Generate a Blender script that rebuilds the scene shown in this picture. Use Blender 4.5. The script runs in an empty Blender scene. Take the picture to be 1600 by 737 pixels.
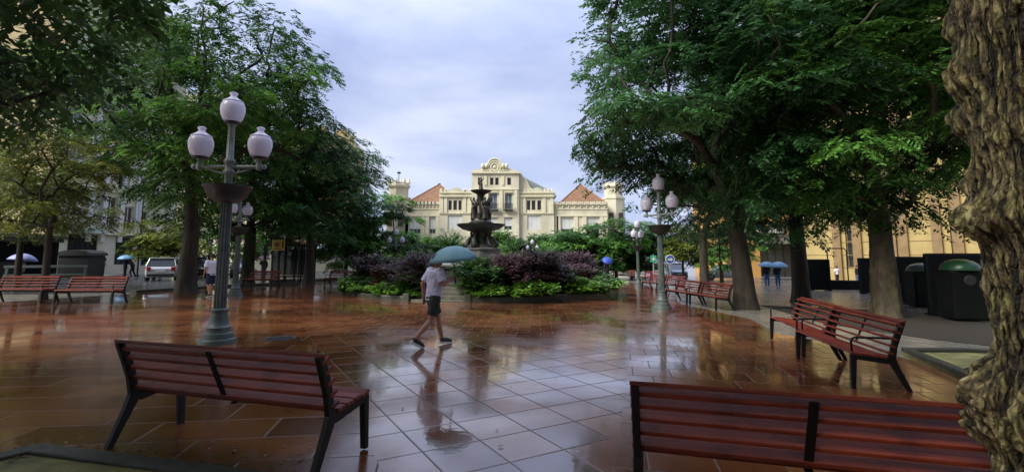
import bpy, bmesh, math, random
import numpy as np
from mathutils import Vector, Matrix
R = math.radians; PI = math.pi
scene = bpy.context.scene
COL = scene.collection
rnd = random.Random(7)

# ------------------------------------------------------------------ camera model and sloping ground
F, PPY, CAMH = 750.0, 317.0, 1.62
PITCH = math.atan(83/750)
def ray(px, py):
    u = (px-800)/F; v = (PPY-py)/F
    return (u, math.cos(PITCH)-v*math.sin(PITCH), math.sin(PITCH)+v*math.cos(PITCH))
SX, SY, S0 = -0.0115, -0.0096, 0.03
def gz(x, y): return SX*x + SY*y + S0
def G(px, py):
    d = ray(px, py)
    t = (S0-CAMH)/(d[2]-SX*d[0]-SY*d[1])
    x, y = d[0]*t, d[1]*t
    return Vector((x, y, gz(x, y)))
def at(px, py, Y):
    d = ray(px, py); t = Y/d[1]
    return Vector((d[0]*t, Y, CAMH+d[2]*t))
def on(x, y, dz=0): return Vector((x, y, gz(x, y)+dz))

def GZ(px, py, h):
    d = ray(px, py); t = (S0+h-CAMH)/(d[2]-SX*d[0]-SY*d[1]); return Vector((d[0]*t, d[1]*t, CAMH+d[2]*t))

# ------------------------------------------------------------------ materials
def nodes_of(name):
    m = bpy.data.materials.new(name); m.use_nodes = True
    nt = m.node_tree; return m, nt, nt.nodes['Principled BSDF']
def N(nt, t, **kw):
    n = nt.nodes.new(t)
    for k, v in kw.items(): setattr(n, k, v)
    return n
def rgba(c): return (c[0], c[1], c[2], 1)
def ramp(nt, fac, stops):
    r = N(nt, 'ShaderNodeValToRGB'); e = r.color_ramp.elements
    while len(e) < len(stops): e.new(0.5)
    for i, (p, c) in enumerate(stops):
        e[i].position = p; e[i].color = rgba(c) if len(c) == 3 else c
    nt.links.new(fac, r.inputs[0]); return r
def noise(nt, vec, scale, detail=5, rough=0.6, dist=0):
    n = N(nt, 'ShaderNodeTexNoise'); n.inputs['Scale'].default_value = scale
    n.inputs['Detail'].default_value = detail; n.inputs['Roughness'].default_value = rough
    n.inputs['Distortion'].default_value = dist
    if vec is not None: nt.links.new(vec, n.inputs['Vector'])
    return n
def mat(name, c1, c2=None, scale=3, rough=0.6, rough2=None, bump=0.0, bscale=20, metal=0, coat=0, stretch=(1, 1, 1), spec=0.5):
    m, nt, b = nodes_of(name)
    c2 = c2 or tuple(x*0.7 for x in c1)
    tc = N(nt, 'ShaderNodeTexCoord'); mp = N(nt, 'ShaderNodeMapping'); mp.inputs['Scale'].default_value = stretch
    nt.links.new(tc.outputs['Object'], mp.inputs[0])
    n = noise(nt, mp.outputs[0], scale)
    r = ramp(nt, n.outputs['Fac'], [(0.3, c1), (0.7, c2)])
    nt.links.new(r.outputs[0], b.inputs['Base Color'])
    b.inputs['Metallic'].default_value = metal
    b.inputs['Specular IOR Level'].default_value = spec
    if rough2 is not None:
        n3 = noise(nt, mp.outputs[0], scale*2.3)
        mr = N(nt, 'ShaderNodeMapRange'); mr.inputs[1].default_value = .3; mr.inputs[2].default_value = .7
        mr.inputs[3].default_value = rough; mr.inputs[4].default_value = rough2
        nt.links.new(n3.outputs['Fac'], mr.inputs[0]); nt.links.new(mr.outputs[0], b.inputs['Roughness'])
    else: b.inputs['Roughness'].default_value = rough
    if coat: b.inputs['Coat Weight'].default_value = coat; b.inputs['Coat Roughness'].default_value = .12
    if bump:
        n2 = noise(nt, mp.outputs[0], bscale)
        bp = N(nt, 'ShaderNodeBump'); bp.inputs['Strength'].default_value = bump; bp.inputs['Distance'].default_value = .02
        nt.links.new(n2.outputs['Fac'], bp.inputs['Height']); nt.links.new(bp.outputs[0], b.inputs['Normal'])
    return m
def leaf_mat(name, dark, light, rough=.42, trans=.25):
    m, nt, b = nodes_of(name)
    a = N(nt, 'ShaderNodeAttribute'); a.attribute_name = 'v'
    mid = tuple((x+y)/2*.9 for x, y in zip(dark, light))
    r = ramp(nt, a.outputs['Fac'], [(0.0, dark), (0.6, mid), (1.0, light)])
    nt.links.new(r.outputs[0], b.inputs['Base Color']); b.inputs['Roughness'].default_value = rough
    b.inputs['Specular IOR Level'].default_value = .35
    t = N(nt, 'ShaderNodeBsdfTranslucent'); mx = N(nt, 'ShaderNodeMixShader'); mx.inputs[0].default_value = trans
    g = N(nt, 'ShaderNodeHueSaturation'); g.inputs['Value'].default_value = 1.6; g.inputs['Hue'].default_value = .48
    nt.links.new(r.outputs[0], g.inputs['Color']); nt.links.new(g.outputs[0], t.inputs[0])
    nt.links.new(b.outputs[0], mx.inputs[1]); nt.links.new(t.outputs[0], mx.inputs[2])
    nt.links.new(mx.outputs[0], nt.nodes['Material Output'].inputs['Surface'])
    return m
M = {}
def wood_material():
    m = mat('red_stained_wood', (.31, .054, .024), (.13, .022, .011), 4, .34, .55, .4, 30, stretch=(.8, 16, 16), spec=.28)
    nt = m.node_tree; b = nt.nodes['Principled BSDF']; src = b.inputs['Base Color'].links[0].from_socket
    gi = N(nt, 'ShaderNodeNewGeometry'); hv = N(nt, 'ShaderNodeHueSaturation'); mr = N(nt, 'ShaderNodeMapRange')
    mr.inputs[3].default_value = .70; mr.inputs[4].default_value = 1.25
    nt.links.new(gi.outputs['Random Per Island'], mr.inputs[0]); nt.links.new(mr.outputs[0], hv.inputs['Value'])
    tc = N(nt, 'ShaderNodeTexCoord'); wn = noise(nt, tc.outputs['Object'], 3.2, 8, .7); wr = ramp(nt, wn.outputs['Fac'], [(.36, (.35, .30, .28)), (.50, (1, 1, 1))])
    mx = N(nt, 'ShaderNodeMix', data_type='RGBA', blend_type='MULTIPLY'); mx.inputs[0].default_value = .7
    nt.links.new(src, hv.inputs['Color']); nt.links.new(hv.outputs[0], mx.inputs[6]); nt.links.new(wr.outputs[0], mx.inputs[7]); nt.links.new(mx.outputs[2], b.inputs['Base Color'])
    return m
M['wood'] = wood_material()
M['steel'] = mat('black_painted_steel', (.006, .006, .007), (.010, .010, .011), 8, .35, .5, spec=.3)
M['iron'] = mat('green_grey_cast_iron', (.10, .125, .115), (.045, .06, .055), 7, .35, .55, .3, 40)
M['ironlight'] = mat('pale_grey_cast_iron', (.26, .30, .28), (.13, .155, .145), 7, .4, .6, .3, 40)
M['darkiron'] = mat('dark_iron', (.012, .014, .013), (.022, .026, .022), 9, .45, .6)
M['stone'] = mat('grey_kerb_stone', (.20, .19, .17), (.10, .095, .08), 6, .3, .55, .5, 45)
M['mossstone'] = mat('dark_mossy_kerb_stone', (.060, .060, .042), (.024, .028, .017), 7, .35, .6, .6, 45)
M['soil'] = mat('sandy_mossy_soil', (.40, .35, .12), (.13, .13, .035), 5, .65, .85, .8, 60)
M['darksoil'] = mat('dark_soil', (.045, .035, .022), (.02, .016, .011), 9, .7, .9, .8, 50)
M['asphalt'] = mat('wet_asphalt', (.075, .08, .085), (.045, .047, .052), 14, .08, .28, .15, 120)
M['paver'] = mat('wet_grey_flagstones', (.26, .25, .22), (.14, .13, .11), 2.5, .10, .35, .15, 60)
M['cream'] = mat('cream_render', (.76, .73, .57), (.52, .49, .36), .55, .8, None, .15, 14, stretch=(1, 1, .35))
M['creamtrim'] = mat('pale_cream_trim', (.78, .75, .56), (.66, .62, .44), 2, .75)
M['ochre'] = mat('ochre_render', (.48, .37, .15), (.36, .27, .10), .8, .75, None, .1, 12)
M['ochretrim'] = mat('brown_stone_trim', (.30, .20, .09), (.19, .125, .055), 1.5, .7)
M['orange'] = mat('orange_render', (.56, .31, .10), (.44, .24, .07), .8, .75)
M['beige'] = mat('beige_render', (.62, .50, .27), (.50, .39, .20), .7, .8, None, .1, 10)
M['white'] = mat('off_white_paint', (.72, .73, .70), (.6, .61, .58), 2, .5)
M['pale'] = mat('pale_green_grey_panel', (.52, .60, .54), (.42, .49, .44), 1.5, .5)
M['brick'] = mat('brown_brick', (.30, .15, .08), (.22, .11, .06), 6, .8)
M['rooftile'] = mat('orange_roof_tile', (.29, .145, .060), (.14, .066, .027), 1.6, .7, None, .9, 9)
M['zinc'] = mat('grey_green_zinc', (.30, .36, .34), (.22, .27, .26), 1, .45)
M['glass'] = mat('dark_window_glass', (.025, .03, .035), (.04, .045, .05), 1, .05, spec=.8)
M['glassblue'] = mat('sky_bright_window_glass', (.10, .12, .14), (.16, .18, .2), .6, .03, spec=1.0)
M['blind'] = mat('white_roller_blind', (.74, .76, .74), (.62, .64, .62), 1, .6)
M['bark'] = mat('dark_brown_bark', (.060, .044, .027), (.014, .011, .007), 5, .6, .85, 1.0, 22, stretch=(1, 1, .22))
M['barkolive'] = mat('olive_knobbly_bark', (.105, .080, .038), (.028, .022, .012), 6, .6, .85, 1.0, 20, stretch=(1, 1, .5))
M['rubber'] = mat('black_rubber', (.012, .012, .012), (.02, .02, .02), 9, .7)
M['bronze'] = mat('dark_bronze', (.060, .052, .034), (.022, .022, .017), 6, .32, .55, .4, 25)
M['stonedark'] = mat('weathered_dark_stone', (.13, .12, .085), (.05, .048, .035), 4, .35, .6, .5, 25)
M['stonerim'] = mat('pale_wet_stone', (.36, .36, .34), (.22, .22, .20), 4, .2, .4, .4, 25)
M['water'] = mat('fountain_water', (.10, .13, .13), (.14, .17, .17), 3, .04, .08, .3, 9, spec=.8)
M['red'] = mat('red_awning_cloth', (.40, .06, .05), (.3, .05, .04), 2, .7)
M['yellow'] = mat('yellow_sign_paint', (.75, .52, .12), (.66, .45, .10), 3, .5)
M['blacksheet'] = mat('black_screen', (.004, .005, .005), (.007, .008, .008), 2, .35, .5, spec=.15)
M['greenlid'] = mat('green_plastic', (.020, .080, .034), (.014, .055, .024), 3, .35)
M['greylid'] = mat('grey_green_plastic', (.13, .17, .15), (.10, .13, .12), 3, .35)
M['bluesign'] = mat('blue_sign_paint', (.04, .12, .42), (.035, .1, .36), 2, .45)
M['greensign'] = mat('green_sign_paint', (.05, .36, .20), (.04, .30, .17), 2, .45)
M['silver'] = mat('silver_car_paint', (.55, .58, .60), (.48, .51, .53), .6, .22, coat=.6, metal=.3)
M['blackcar'] = mat('black_car_paint', (.012, .013, .016), (.018, .019, .022), .6, .2, coat=.7)
M['whitecar'] = mat('white_car_paint', (.74, .75, .76), (.68, .69, .70), .6, .25, coat=.6)
M['bluecar'] = mat('blue_grey_car_paint', (.16, .22, .30), (.13, .18, .25), .6, .22, coat=.6)
M['redlight'] = mat('red_lamp_plastic', (.45, .02, .02), (.35, .015, .015), 3, .2)
M['skin'] = mat('skin', (.42, .21, .13), (.36, .17, .10), 8, .5)
M['hair'] = mat('dark_hair', (.018, .013, .010), (.03, .02, .014), 20, .6)
M['shirt'] = mat('lavender_white_cotton', (.60, .58, .73), (.46, .44, .58), 6, .8, None, .8, 9)
M['whiteshirt'] = mat('white_cotton', (.74, .74, .80), (.62, .62, .70), 5, .8)
M['shorts'] = mat('dark_olive_cotton', (.030, .034, .024), (.016, .018, .013), 7, .85, None, .5, 12)
M['navy'] = mat('navy_cotton', (.018, .022, .060), (.012, .015, .042), 6, .85)
M['darkcloth'] = mat('black_cloth', (.014, .013, .018), (.022, .02, .026), 6, .85)
M['beigecloth'] = mat('pale_beige_cloth', (.42, .40, .28), (.34, .32, .22), 6, .85)
M['jeans'] = mat('blue_denim', (.07, .16, .42), (.05, .11, .30), 8, .85)
M['shoe'] = mat('dark_shoe_leather', (.016, .014, .014), (.026, .023, .022), 8, .5)
M['sole'] = mat('white_rubber_sole', (.68, .68, .66), (.5, .5, .48), 8, .6)
def umb_mat(name, c): return mat(name, c, tuple(x*.8 for x in c), 5, .45, .6)
M['umb_teal'] = umb_mat('teal_umbrella_cloth', (.10, .235, .26))
M['umb_lilac'] = umb_mat('lilac_umbrella_cloth', (.36, .40, .78))
M['umb_blue'] = umb_mat('blue_umbrella_cloth', (.03, .07, .42))
M['umb_sky'] = umb_mat('pale_blue_umbrella_cloth', (.16, .34, .52))
M['umb_pink'] = umb_mat('pink_umbrella_cloth', (.5, .3, .42))
M['parasol'] = umb_mat('white_parasol_cloth', (.66, .70, .68))
M['leafA'] = leaf_mat('blue_green_leaves', (.009, .032, .013), (.105, .29, .090))
M['leafB'] = leaf_mat('mid_green_leaves', (.009, .034, .010), (.145, .36, .060))
M['leafC'] = leaf_mat('dark_near_leaves', (.012, .036, .010), (.085, .20, .045), trans=.42)
M['leafY'] = leaf_mat('yellowing_leaves', (.040, .065, .012), (.27, .31, .055))
M['leafO'] = leaf_mat('olive_leaves', (.040, .070, .012), (.28, .34, .06))
M['leafP'] = leaf_mat('bright_green_leaves', (.020, .075, .016), (.16, .38, .07))
M['leafpurple'] = leaf_mat('purple_leaves', (.012, .009, .006), (.078, .030, .030), trans=.12)
M['leafred'] = leaf_mat('dark_red_leaves', (.014, .010, .005), (.095, .040, .020), trans=.15)
M['leafpink'] = leaf_mat('pink_tinged_leaves', (.022, .012, .014), (.22, .11, .13), trans=.12)
M['leaflime'] = leaf_mat('lime_green_leaves', (.016, .060, .008), (.20, .42, .05))
M['leafdry'] = leaf_mat('dry_fallen_leaves', (.10, .06, .02), (.38, .27, .10))

# globe glass: milky lamp glass, unlit
m, nt, b = nodes_of('milky_lamp_glass')
b.inputs['Base Color'].default_value = (.80, .77, .88, 1); b.inputs['Roughness'].default_value = .16

t_ = N(nt, 'ShaderNodeBsdfTranslucent'); t_.inputs[0].default_value = (.85, .82, .92, 1); mx_ = N(nt, 'ShaderNodeMixShader'); mx_.inputs[0].default_value = .35
nt.links.new(b.outputs[0], mx_.inputs[1]); nt.links.new(t_.outputs[0], mx_.inputs[2]); nt.links.new(mx_.outputs[0], nt.nodes['Material Output'].inputs['Surface'])
M['globe'] = m

# paving: zones of square tiles, wet
def paving_material():
    m, nt, b = nodes_of('wet_red_paving_tiles')
    L = nt.links
    tc = N(nt, 'ShaderNodeTexCoord'); P = tc.outputs['Object']
    def math_(op, a, b_=None, c=None):
        n = N(nt, 'ShaderNodeMath', operation=op)
        for i, x in enumerate((a, b_, c)):
            if x is None: continue
            if isinstance(x, (int, float)): n.inputs[i].default_value = x
            else: L.new(x, n.inputs[i])
        return n.outputs[0]
    sep = N(nt, 'ShaderNodeSeparateXYZ'); L.new(P, sep.inputs[0])
    X, Y = sep.outputs[0], sep.outputs[1]
    def grid(rot, ox, oy, su, sv, stag):
        c, s = math.cos(rot), math.sin(rot)
        u = math_('DIVIDE', math_('ADD', math_('MULTIPLY', math_('SUBTRACT', X, ox), c), math_('MULTIPLY', math_('SUBTRACT', Y, oy), s)), su)
        v = math_('DIVIDE', math_('SUBTRACT', math_('MULTIPLY', math_('SUBTRACT', Y, oy), c), math_('MULTIPLY', math_('SUBTRACT', X, ox), s)), sv)
        fv = math_('FLOOR', v)
        if stag: u = math_('ADD', u, math_('MULTIPLY', math_('MODULO', math_('ABSOLUTE', fv), 2.0), stag))
        fu = math_('FLOOR', u)
        du = math_('MULTIPLY', math_('SUBTRACT', .5, math_('ABSOLUTE', math_('SUBTRACT', math_('SUBTRACT', u, fu), .5))), su)
        dv = math_('MULTIPLY', math_('SUBTRACT', .5, math_('ABSOLUTE', math_('SUBTRACT', math_('SUBTRACT', v, fv), .5))), sv)
        d = math_('MINIMUM', du, dv)
        cid = N(nt, 'ShaderNodeCombineXYZ'); L.new(fu, cid.inputs[0]); L.new(fv, cid.inputs[1]); cid.inputs[2].default_value = rot
        return d, cid.outputs[0]
    g0 = grid(R(30.5), -.56, 4.95, .535, .535, 0)      # middle zone
    g1 = grid(R(9), -3.0, 6.0, 1.07, .535, .5)         # left zone
    g2 = grid(R(-12), 1.5, 6.0, .535, .535, .5)       # right zone
    g3 = grid(R(-3), 0.0, 9.0, .535, .40, .5)          # round the fountain
    def line(px0, py0, px1, py1):                      # 1 on the right of the line
        a = G(px0, py0); c = G(px1, py1); d = (c-a).to_2d().normalized(); n = Vector((d.y, -d.x))
        return math_('GREATER_THAN', math_('ADD', math_('MULTIPLY', X, n.x), math_('MULTIPLY', Y, n.y)), n.dot(a.to_2d()))
    left = math_('SUBTRACT', 1.0, line(600, 648+92, 470, 500))
    right = line(962, 720, 985, 545)
    far = math_('GREATER_THAN', Y, 10.4)
    def mixf(f, a, b_):
        n = N(nt, 'ShaderNodeMix', data_type='FLOAT'); L.new(f, n.inputs[0]); L.new(a, n.inputs[2]); L.new(b_, n.inputs[3]); return n.outputs[0]
    def mixv(f, a, b_):
        n = N(nt, 'ShaderNodeMix', data_type='VECTOR'); L.new(f, n.inputs[0]); L.new(a, n.inputs[4]); L.new(b_, n.inputs[5]); return n.outputs[1]
    d, cid = g0
    d = mixf(far, d, g3[0]); cid = mixv(far, cid, g3[1])
    d = mixf(left, d, g1[0]); cid = mixv(left, cid, g1[1])
    d = mixf(right, d, g2[0]); cid = mixv(right, cid, g2[1])
    wn = N(nt, 'ShaderNodeTexWhiteNoise', noise_dimensions='3D'); L.new(cid, wn.inputs['Vector'])
    groove = N(nt, 'ShaderNodeMapRange', interpolation_type='SMOOTHSTEP'); L.new(d, groove.inputs[0])
    groove.inputs[1].default_value = .002; groove.inputs[2].default_value = .012
    stain = noise(nt, P, .55, 8, .65)
    grit = noise(nt, P, 60, 3, .7)
    tone = math_('ADD', math_('MULTIPLY', wn.outputs['Value'], .35), math_('MULTIPLY', stain.outputs['Fac'], .75))
    col = ramp(nt, tone, [(.25, (.080, .023, .009)), (.55, (.180, .056, .019)), (.85, (.30, .115, .040))])
    gm = N(nt, 'ShaderNodeMix', data_type='RGBA', blend_type='MULTIPLY'); gm.inputs[0].default_value = .55
    L.new(col.outputs[0], gm.inputs[6]); gr = ramp(nt, grit.outputs['Fac'], [(.3, (.5, .5, .5)), (.65, (1, 1, 1))]); L.new(gr.outputs[0], gm.inputs[7])
    mx = N(nt, 'ShaderNodeMix', data_type='RGBA'); L.new(groove.outputs[0], mx.inputs[0])
    mx.inputs[6].default_value = (.11, .070, .048, 1); L.new(gm.outputs[2], mx.inputs[7])
    L.new(mx.outputs[2], b.inputs['Base Color'])
    # wetness: puddled film with drier patches
    pud = noise(nt, P, .42, 4, .55, .4)
    wet = N(nt, 'ShaderNodeMapRange', interpolation_type='SMOOTHSTEP'); L.new(pud.outputs['Fac'], wet.inputs[0])
    wet.inputs[1].default_value = .40; wet.inputs[2].default_value = .62
    rr = math_('ADD', math_('MULTIPLY', math_('SUBTRACT', 1.0, wet.outputs[0]), .10), .03)
    rr = math_('ADD', rr, math_('MULTIPLY', math_('SUBTRACT', 1.0, groove.outputs[0]), .35))
    L.new(rr, b.inputs['Roughness'])
    b.inputs['IOR'].default_value = 1.5
    b.inputs['Specular IOR Level'].default_value = .25
    # height: groove + unlevel tiles + grit + rain ripples
    rip = noise(nt, P, 9, 2, .5)
    tilt = N(nt, 'ShaderNodeTexWhiteNoise', noise_dimensions='3D'); L.new(cid, tilt.inputs['Vector'])
    ts = N(nt, 'ShaderNodeSeparateXYZ'); L.new(tilt.outputs['Color'], ts.inputs[0])
    slope = math_('ADD', math_('MULTIPLY', math_('SUBTRACT', ts.outputs[0], .5), X), math_('MULTIPLY', math_('SUBTRACT', ts.outputs[1], .5), Y))
    hgt = math_('ADD', math_('MULTIPLY', groove.outputs[0], .004), math_('MULTIPLY', slope, .004))
    hgt = math_('ADD', hgt, math_('MULTIPLY', rip.outputs['Fac'], .0011))
    dry = math_('SUBTRACT', 1.0, wet.outputs[0])
    hgt = math_('ADD', hgt, math_('MULTIPLY', math_('MULTIPLY', grit.outputs['Fac'], .0016), math_('ADD', dry, .25)))
    bp = N(nt, 'ShaderNodeBump'); bp.inputs['Strength'].default_value = 1; bp.inputs['Distance'].default_value = 1
    L.new(hgt, bp.inputs['Height']); L.new(bp.outputs[0], b.inputs['Normal'])
    # standing film of rain water on top
    film = N(nt, 'ShaderNodeMapRange'); L.new(wet.outputs[0], film.inputs[0]); film.inputs[3].default_value = .30; film.inputs[4].default_value = 1.0
    fg = math_('MULTIPLY', film.outputs[0], math_('ADD', math_('MULTIPLY', groove.outputs[0], .8), .2))
    L.new(fg, b.inputs['Coat Weight']); b.inputs['Coat IOR'].default_value = 2.7
    cr = math_('ADD', math_('MULTIPLY', dry, .09), .010); L.new(cr, b.inputs['Coat Roughness'])
    wv = noise(nt, P, 16, 2, .5); h2 = math_('ADD', math_('MULTIPLY', wv.outputs['Fac'], .0006), math_('MULTIPLY', slope, .003))
    h2 = math_('ADD', h2, math_('MULTIPLY', groove.outputs[0], .0012))
    b2 = N(nt, 'ShaderNodeBump'); b2.inputs['Strength'].default_value = 1; b2.inputs['Distance'].default_value = 1
    L.new(h2, b2.inputs['Height']); L.new(b2.outputs[0], b.inputs['Coat Normal'])
    return m
M['paving'] = paving_material()

# ------------------------------------------------------------------ mesh helpers
class MB:
    def __init__(s): s.v = []; s.f = []
    def add(s, vs, fs):
        o = len(s.v); s.v += [tuple(v) for v in vs]; s.f += [tuple(i+o for i in f) for f in fs]; return s
    def box(s, c, d, rz=0, M4=None):
        vs = [Vector((x*d[0]/2, y*d[1]/2, z*d[2]/2)) for x in (-1, 1) for y in (-1, 1) for z in (-1, 1)]
        m = Matrix.Rotation(rz, 3, 'Z')
        vs = [(M4 @ v if M4 else m @ v + Vector(c)) for v in vs]
        return s.add(vs, [(0, 1, 3, 2), (4, 6, 7, 5), (0, 4, 5, 1), (2, 3, 7, 6), (0, 2, 6, 4), (1, 5, 7, 3)])
    def bar(s, a, b, w, t, up=(0, 0, 1)):
        a, b = Vector(a), Vector(b); d = b-a; z = d.normalized(); x = Vector(up).cross(z)
        if x.length < 1e-4: x = Vector((1, 0, 0))
        x.normalize(); y = z.cross(x); vs = []
        for p in (a, b):
            for i, j in ((-1, -1), (1, -1), (1, 1), (-1, 1)): vs.append(p+x*(i*w/2)+y*(j*t/2))
        return s.add(vs, [(3, 2, 1, 0), (4, 5, 6, 7), (0, 1, 5, 4), (1, 2, 6, 5), (2, 3, 7, 6), (3, 0, 4, 7)])
    def tube(s, pts, radii, n=8, caps=True, squash=None):
        pts = [Vector(p) for p in pts]
        if not hasattr(radii, '__len__'): radii = [radii]*len(pts)
        vs = []; fs = []; x = None
        for i, p in enumerate(pts):
            d = (pts[min(i+1, len(pts)-1)]-pts[max(i-1, 0)]).normalized()
            if x is None:
                x = d.orthogonal().normalized()
                if abs(d.z) > .9: x = (Vector((1, 0, 0))-d*d.x).normalized()
            else: x = (x-d*x.dot(d)).normalized()
            y = d.cross(x)
            for k in range(n):
                a = 2*PI*k/n; sx, sy = squash or (1, 1)
                vs.append(p+(x*math.cos(a)*sx+y*math.sin(a)*sy)*radii[i])
        for i in range(len(pts)-1):
            for k in range(n): fs.append((i*n+k, i*n+(k+1) % n, (i+1)*n+(k+1) % n, (i+1)*n+k))
        if caps: fs.append(tuple(range(n-1, -1, -1))); fs.append(tuple((len(pts)-1)*n+k for k in range(n)))
        return s.add(vs, fs)
    def lathe(s, prof, c=(0, 0, 0), n=24, flute=0, nf=12, caps=True, lobes=0, nl=8):
        vs = []; fs = []; c = Vector(c)
        for r, z in prof:
            for k in range(n):
                a = 2*PI*k/n; q = r*(1-flute*(.5+.5*math.cos(a*nf)))*(1+lobes*math.cos(a*nl))
                vs.append(c+Vector((q*math.cos(a), q*math.sin(a), z)))
        m = len(prof)
        for i in range(m-1):
            for k in range(n): fs.append((i*n+k, i*n+(k+1) % n, (i+1)*n+(k+1) % n, (i+1)*n+k))
        if caps: fs.append(tuple(range(n-1, -1, -1))); fs.append(tuple((m-1)*n+k for k in range(n)))
        return s.add(vs, fs)
    def extrude(s, poly, vec):
        n = len(poly); vec = Vector(vec); p = [Vector(q) for q in poly]
        return s.add(p+[q+vec for q in p], [tuple(range(n-1, -1, -1)), tuple(range(n, 2*n))]+[(i, (i+1) % n, (i+1) % n+n, i+n) for i in range(n)])
    def ball(s, c, r, n=12, m=8):
        rx, ry, rz = r if hasattr(r, '__len__') else (r, r, r); c = Vector(c); vs = []; fs = []
        for i in range(1, m):
            t = PI*i/m
            for k in range(n):
                a = 2*PI*k/n; vs.append(c+Vector((rx*math.sin(t)*math.cos(a), ry*math.sin(t)*math.sin(a), -rz*math.cos(t))))
        b, t_ = len(vs), len(vs)+1; vs += [c-Vector((0, 0, rz)), c+Vector((0, 0, rz))]
        for i in range(m-2):
            for k in range(n): fs.append((i*n+k, i*n+(k+1) % n, (i+1)*n+(k+1) % n, (i+1)*n+k))
        for k in range(n): fs.append((b, (k+1) % n, k)); fs.append((t_, (m-2)*n+k, (m-2)*n+(k+1) % n))
        return s.add(vs, fs)
    def build(s, name, m, parent=None, smooth=False, bevel=0, loc=None):
        me = bpy.data.meshes.new(name); me.from_pydata(s.v, [], s.f); me.validate(); me.update()
        if smooth: me.polygons.foreach_set('use_smooth', [True]*len(me.polygons))
        bm = bmesh.new(); bm.from_mesh(me); bmesh.ops.recalc_face_normals(bm, faces=bm.faces); bm.to_mesh(me); bm.free()
        o = bpy.data.objects.new(name, me); COL.objects.link(o)
        me.materials.append(M[m] if isinstance(m, str) else m)
        if parent: o.parent = parent
        if loc is not None: o.location = loc
        if bevel:
            bv = o.modifiers.new('bevel', 'BEVEL'); bv.width = bevel; bv.segments = 2; bv.limit_method = 'ANGLE'
        if smooth and smooth != True:
            em = None
            try: me.set_sharp_from_angle(angle=R(smooth))
            except Exception: pass
        return o
def tag(o, label, cat, group=None):
    o['label'] = label; o['category'] = cat
    if group: o['group'] = group
    return o
def thing(name, label, cat, loc=(0, 0, 0), rz=0, group=None, scale=1):
    o = bpy.data.objects.new(name, None); COL.objects.link(o); o.empty_display_size = .2
    o.location = loc; o.rotation_euler = (0, 0, rz); o.scale = (scale,)*3
    return tag(o, label, cat, group)
KIDS = {}
def copy_tree(o, loc, rz=0, scale=None, label=None, group=None):
    def rec(a, parent):
        c = a.copy(); COL.objects.link(c)
        if parent: c.parent = parent
        for ch in a.children: rec(ch, c)
        return c
    c = rec(o, None); c.location = loc; c.rotation_euler = (0, 0, rz)
    if scale is not None: c.scale = (scale,)*3 if not hasattr(scale, '__len__') else scale
    if label: c['label'] = label
    if group: c['group'] = group
    return c
def struct(o): o['kind'] = 'structure'; return o

def hash3(ix, iy, iz):
    h = (ix*374761393+iy*668265263+iz*2147483647+1274126177) & 0xffffffff
    h = ((h ^ (h >> 13))*1274126177) & 0xffffffff
    h = h ^ (h >> 16)
    return (h & 0xffff)/65535.0
def vnoise(p):
    i = np.floor(p).astype(np.int64); f = p-i; f = f*f*(3-2*f); r = 0
    for dx in (0, 1):
        for dy in (0, 1):
            for dz in (0, 1):
                w = (f[:, 0] if dx else 1-f[:, 0])*(f[:, 1] if dy else 1-f[:, 1])*(f[:, 2] if dz else 1-f[:, 2])
                r = r+w*hash3(i[:, 0]+dx, i[:, 1]+dy, i[:, 2]+dz)
    return r
def fbm(p, o=4):
    r = 0; a = .5
    for k in range(o): r = r+a*vnoise(p*(2**k)+17.3*k); a *= .5
    return r

# ------------------------------------------------------------------ foliage
def leaf_mesh(name, quads, val, m, parent=None):
    n = len(quads); me = bpy.data.meshes.new(name)
    me.vertices.add(4*n); me.vertices.foreach_set('co', quads.reshape(-1).astype(np.float32))
    me.loops.add(4*n); me.loops.foreach_set('vertex_index', np.arange(4*n, dtype=np.int32))
    me.polygons.add(n); me.polygons.foreach_set('loop_start', np.arange(0, 4*n, 4, dtype=np.int32))
    try: me.polygons.foreach_set('loop_total', np.full(n, 4, dtype=np.int32))
    except Exception: pass
    me.update(calc_edges=True)
    a = me.attributes.new('v', 'FLOAT', 'FACE'); a.data.foreach_set('value', val.astype(np.float32))
    me.materials.append(M[m])
    o = bpy.data.objects.new(name, me); COL.objects.link(o)
    if parent: o.parent = parent
    return o
def unit(a): return a/np.maximum(np.linalg.norm(a, axis=1, keepdims=True), 1e-6)
def sprays(pos, dr, L, pairs, lw, ll, rng, sag=.3):
    """pinnate leaves: pos (n,3) bases, dr (n,3) directions -> quads (n*2*pairs,4,3)"""
    n = len(pos); dr = unit(dr); up = np.array([[0, 0, 1.]])+rng.normal(0, .25, (n, 3))
    side = unit(np.cross(dr, up)); L = L*rng.uniform(.7, 1.25, (n, 1)); out = []
    for i in range(pairs):
        t = (i+.8)/pairs
        base = pos+dr*L*t; base[:, 2] -= (sag*L[:, 0]*t*t)
        for s in (-1, 1):
            d = unit(dr*(.45+.35*t)+side*s*.9+np.array([[0, 0, -.25]])+rng.normal(0, .16, (n, 3)))
            l = ll*(.75+.5*math.sin(PI*min(.95, t*.9+.1)))*rng.uniform(.8, 1.2, (n, 1))
            w = unit(np.cross(d, np.cross(side*s, dr)*s*0+np.array([[0, 0, 1.]])+rng.normal(0, .3, (n, 3))))*lw*rng.uniform(.8, 1.2, (n, 1))
            q = np.stack([base, base+d*l*.5+w*.5, base+d*l, base+d*l*.5-w*.5], 1)
            out.append(q)
    return np.concatenate(out, 0)
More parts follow.
